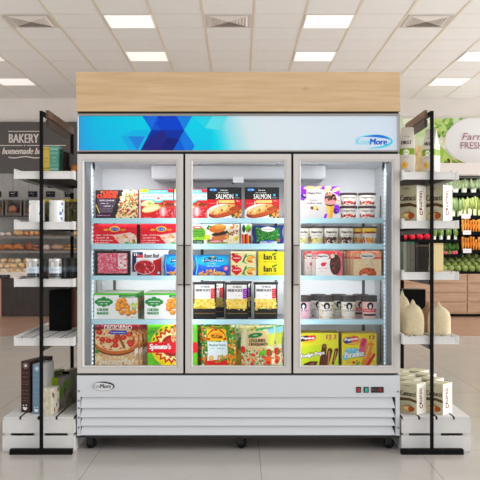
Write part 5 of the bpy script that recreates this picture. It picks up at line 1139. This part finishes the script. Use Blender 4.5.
for i, px in enumerate((446, 455.2, 464.4, 473.6, 482.5)):
    leafy('lettuce_head', 'pale green lettuce head with white rib on the top tier of the produce case', 'lettuce', 'lettuce heads on the top tier', px, 0, 10, 15, (240, 242, 230), (200, 220, 172), n=12, thick=1.1, splay=.9)
for i, px in enumerate((447, 453.5, 459.5)):
    leafy('lettuce_head', 'frilly green lettuce on the second tier of the produce case', 'lettuce', 'frilly lettuces on the second tier', px, 6, 8, 19, (222, 232, 190), (176, 202, 130), n=8)
for i, px in enumerate((464.5, 469.6, 474.8, 480)):
    leafy('celery_bunch', 'bunch of pale yellow-green celery on the second tier', 'celery', 'celery bunches on the second tier', px, 1, 6, 20, (232, 236, 180), (206, 220, 130), n=6, thick=1.6)
def carrots(px, row, h, grp, lab):
    py, d0 = rows[row]; d_ = d0+.1; s = d_/F; b = M()
    b.tube([(0, 0, .003), (.002, .0, h*s*.5), (.0, 0, h*s)], [1.0*s, 1.6*s, 1.35*s], R.choice([(248, 158, 66), (244, 140, 50), (250, 176, 86)]), 8)
    return b.build('carrot', 'matte', loc=(X(px, d_), d_+CY, Z(py, d0)+.004), smooth=True, label=lab, cat='carrot', group=grp)
for k in range(8): carrots(462.6+k*2.7, 2, 13+R.uniform(-1.5, 1.5), 'upright carrots on the third tier', 'bright orange carrot standing upright on the third tier')
for k in range(8): carrots(462.6+k*2.7, 3, 13+R.uniform(-2, 1.5), 'upright carrots on the fourth tier', 'bright orange carrot standing upright on the fourth tier')
for k in range(4): leafy('bok_choy', 'white-stemmed bok choy on the third tier left of the carrots', 'bok choy', 'bok choy on the third tier', 434+k*7.2, 7, 5, 12, (240, 242, 232), (160, 196, 110), n=5, thick=1.8)
for k in range(5): leafy('herb_bunch', 'dark green herb bunch on the fourth tier left of the carrots', 'herbs', 'herb bunches on the fourth tier', 432+k*5.8, 8, 7.5, 12, (140, 166, 80), (96, 140, 66), n=9)
for px in (445.8, 453.2, 456.0): veg('radish', 'pink radish among the herbs on the fourth tier', 'radish', 'pink radishes', px, 8, 3.4, 3.4, (224, 80, 104), (236, 120, 140), .05, .0, .6)
n = 0
for r_ in range(4):
    for k in range(9):
        px = 430+k*6.9+(r_ % 2)*3.4
        if px > 488: continue
        veg('green_cabbage', 'small green cabbage heaped on the lowest tier above the drawers', 'cabbage', 'small green cabbages on the lowest tier', px, 9 if px < 460 else 4, 7.4, 7.0, (168, 180, 106), (112, 134, 66), .08, .10+.12*r_, 3.6*r_); n += 1
for px in (404, 412.0, 419.8, 427): veg('red_apple', 'bright red apple glimpsed between the second and third right shelves', 'apple', 'red apples in the produce case', px, 7, 7, 6.8, (214, 24, 48), (230, 60, 80), .04, .1)
for px in (401.5, 407.5, 413.5): veg('lime', 'yellow-green lime glimpsed next to the freezer', 'lime', 'limes in the produce case', px, 8, 6, 5.4, (196, 204, 60), (160, 180, 50), .05)
for px in (401, 408, 415, 422): veg('green_cabbage', 'small green cabbage at the freezer end of the lowest tier', 'cabbage', 'small green cabbages at the freezer end', px, 4, 7, 7, (150, 170, 60), (110, 140, 50), .08)
for a, c, row, lb in ((461.5, 470.5, 1, 'below the celery'), (463, 471, 2, 'below the upper carrots'), (463, 471.5, 3, 'below the lower carrots'), (431.5, 437, 8, 'beside the post on the fourth tier')):
    py, d0 = rows[row]; d_ = d0-.03; b = M(); w = X(c, d_)-X(a, d_); b.box(-w/2, 0, -.035, w/2, .008, .04, (238, 236, 238)); A = Art(b, flatmap(w, 0, z0=-.035, h=.075), w, .075, dz=1e-4); A.fr(0, 0, 100, 100); A.scrib(20, 35, 80, 60, (180, 170, 180))
    far(b, 'price_tag', 'card', 'white price tag '+lb, 'price tag', 'white price tags on the produce case', ((X(a, d_)+X(c, d_))/2, d_+CY, Z(py, d_)))
# banner
d_ = DW-.06; x0, x1 = X(384, d_), X(556, d_); z0, z1 = Z(164.6, d_), Z(118.2, d_); w, h = x1-x0, z1-z0
t = thing('produce_banner', 'green vegetable banner with white round FRESH logo on the wall', 'banner', ((x0+x1)/2, d_+CY, z0))
b = M(); b.box(-w/2, 0, 0, w/2, .05, h, (214, 222, 194)); b.build('board', 'matte', t)
b = M(); A = Art(b, lambda u, v, l: (-w/2+u*w, -l-.002, v*h), w, h, dz=3e-5); A.fr(384, 118.2, 556, 164.6)
A.rect(384, 118.2, 556, 164.6, (206, 216, 186)); A.food(386, 119, 432, 164, [(196, 214, 168), (222, 228, 206), (184, 206, 150), (214, 222, 196)], 30, 8)
A.food(433, 119, 452, 136, [(136, 176, 84), (112, 156, 76), (172, 200, 110), (96, 140, 66), (186, 208, 120)], 90, 2.6); A.food(432, 138, 452, 148, [(222, 226, 210), (206, 214, 180), (232, 222, 190)], 14, 4)
A.poly([(432, 164.6), (434, 150), (440, 146), (452, 158), (458, 164.6)], (160, 196, 84)); A.poly([(440, 164.6), (444, 152), (455, 162), (460, 164.6)], (186, 212, 110)); A.food(445, 159, 500, 164.5, [(110, 156, 60), (170, 200, 90), (200, 180, 110), (120, 90, 70)], 36, 2.4); A.food(470, 118.5, 520, 124, [(60, 100, 60), (90, 140, 70), (200, 210, 180)], 24, 2.4); A.food(500, 118.5, 556, 164, [(110, 160, 60), (80, 140, 56), (150, 190, 80), (214, 222, 190)], 90, 5)
A.food(460, 118.2, 464, 119.6, [(110, 160, 60)], 4, 1.2)
A.ell(478.5, 141, 34, 23.6, (224, 222, 222), n=48)
b.build('print', 'matte', t); b = M(); A = Art(b, lambda u, v, l: (-w/2+u*w, -l-.022, v*h), w, h, dz=2e-4); A.fr(384, 118.2, 556, 164.6)
CM = (160, 112, 120); A.text('Farm', 461.5, 133.2, 484, 140.2, CM, .3); A.text('FRESH', 460.4, 142.2, 482.6, 149.0, CM)
b.build('lettering', 'matte', t, label='plum Farm FRESH lettering')

# ================================================================ LIGHT AND CAMERA
WX = [(0, .7), (.25, .42), (.5, .25), (.75, .75), (1, 2.4)]; WZ = [(0, 1), (.5, .8), (1, .55)]; WS = 2.8
W = bpy.data.worlds.new('World'); SC.world = W; W.use_nodes = True
nt = W.node_tree; L = nt.links.new; bg = nt.nodes['Background']; bg.inputs['Strength'].default_value = 1.0
tc = nt.nodes.new('ShaderNodeTexCoord'); sp = nt.nodes.new('ShaderNodeSeparateXYZ'); L(tc.outputs['Generated'], sp.inputs[0])
def rmp(src, stops):       # made-up surround glow shaped to light the ceiling: brighter to the sides (more so on the right) and from below, softer from the front
    r = nt.nodes.new('ShaderNodeValToRGB'); mr = nt.nodes.new('ShaderNodeMapRange'); mr.inputs['From Min'].default_value = -1; mr.inputs['From Max'].default_value = 1
    L(src, mr.inputs['Value']); L(mr.outputs[0], r.inputs['Fac']); e = r.color_ramp.elements
    while len(e) < len(stops): e.new(.5)
    for q, (p, v) in zip(e, stops): q.position = p; q.color = (v, v*1.0, v*1.0, 1)
    return r.outputs['Color']
ax = rmp(sp.outputs['X'], WX); az = rmp(sp.outputs['Z'], WZ)
mu = nt.nodes.new('ShaderNodeMixRGB'); mu.blend_type = 'MULTIPLY'; mu.inputs['Fac'].default_value = 1; L(ax, mu.inputs['Color1']); L(az, mu.inputs['Color2'])
v10 = nt.nodes.new('ShaderNodeVectorMath'); v10.operation = 'SCALE'; v10.inputs['Scale'].default_value = WS; L(mu.outputs[0], v10.inputs[0]); L(v10.outputs[0], bg.inputs['Color'])
cam = bpy.data.cameras.new('camera'); co = bpy.data.objects.new('camera', cam); COL.objects.link(co)
co.location = (0, CY, CH); co.rotation_euler = (PI/2, 0, 0); cam.sensor_width = 36; cam.lens = F/480*36; cam.shift_y = 6/480; cam.clip_end = 60; cam.clip_start = .05
SC.camera = co
SC.view_settings.view_transform = 'Standard'; SC.view_settings.look = 'None'; SC.view_settings.gamma = 1; SC.view_settings.exposure = 0; SC.view_settings.use_curve_mapping = False
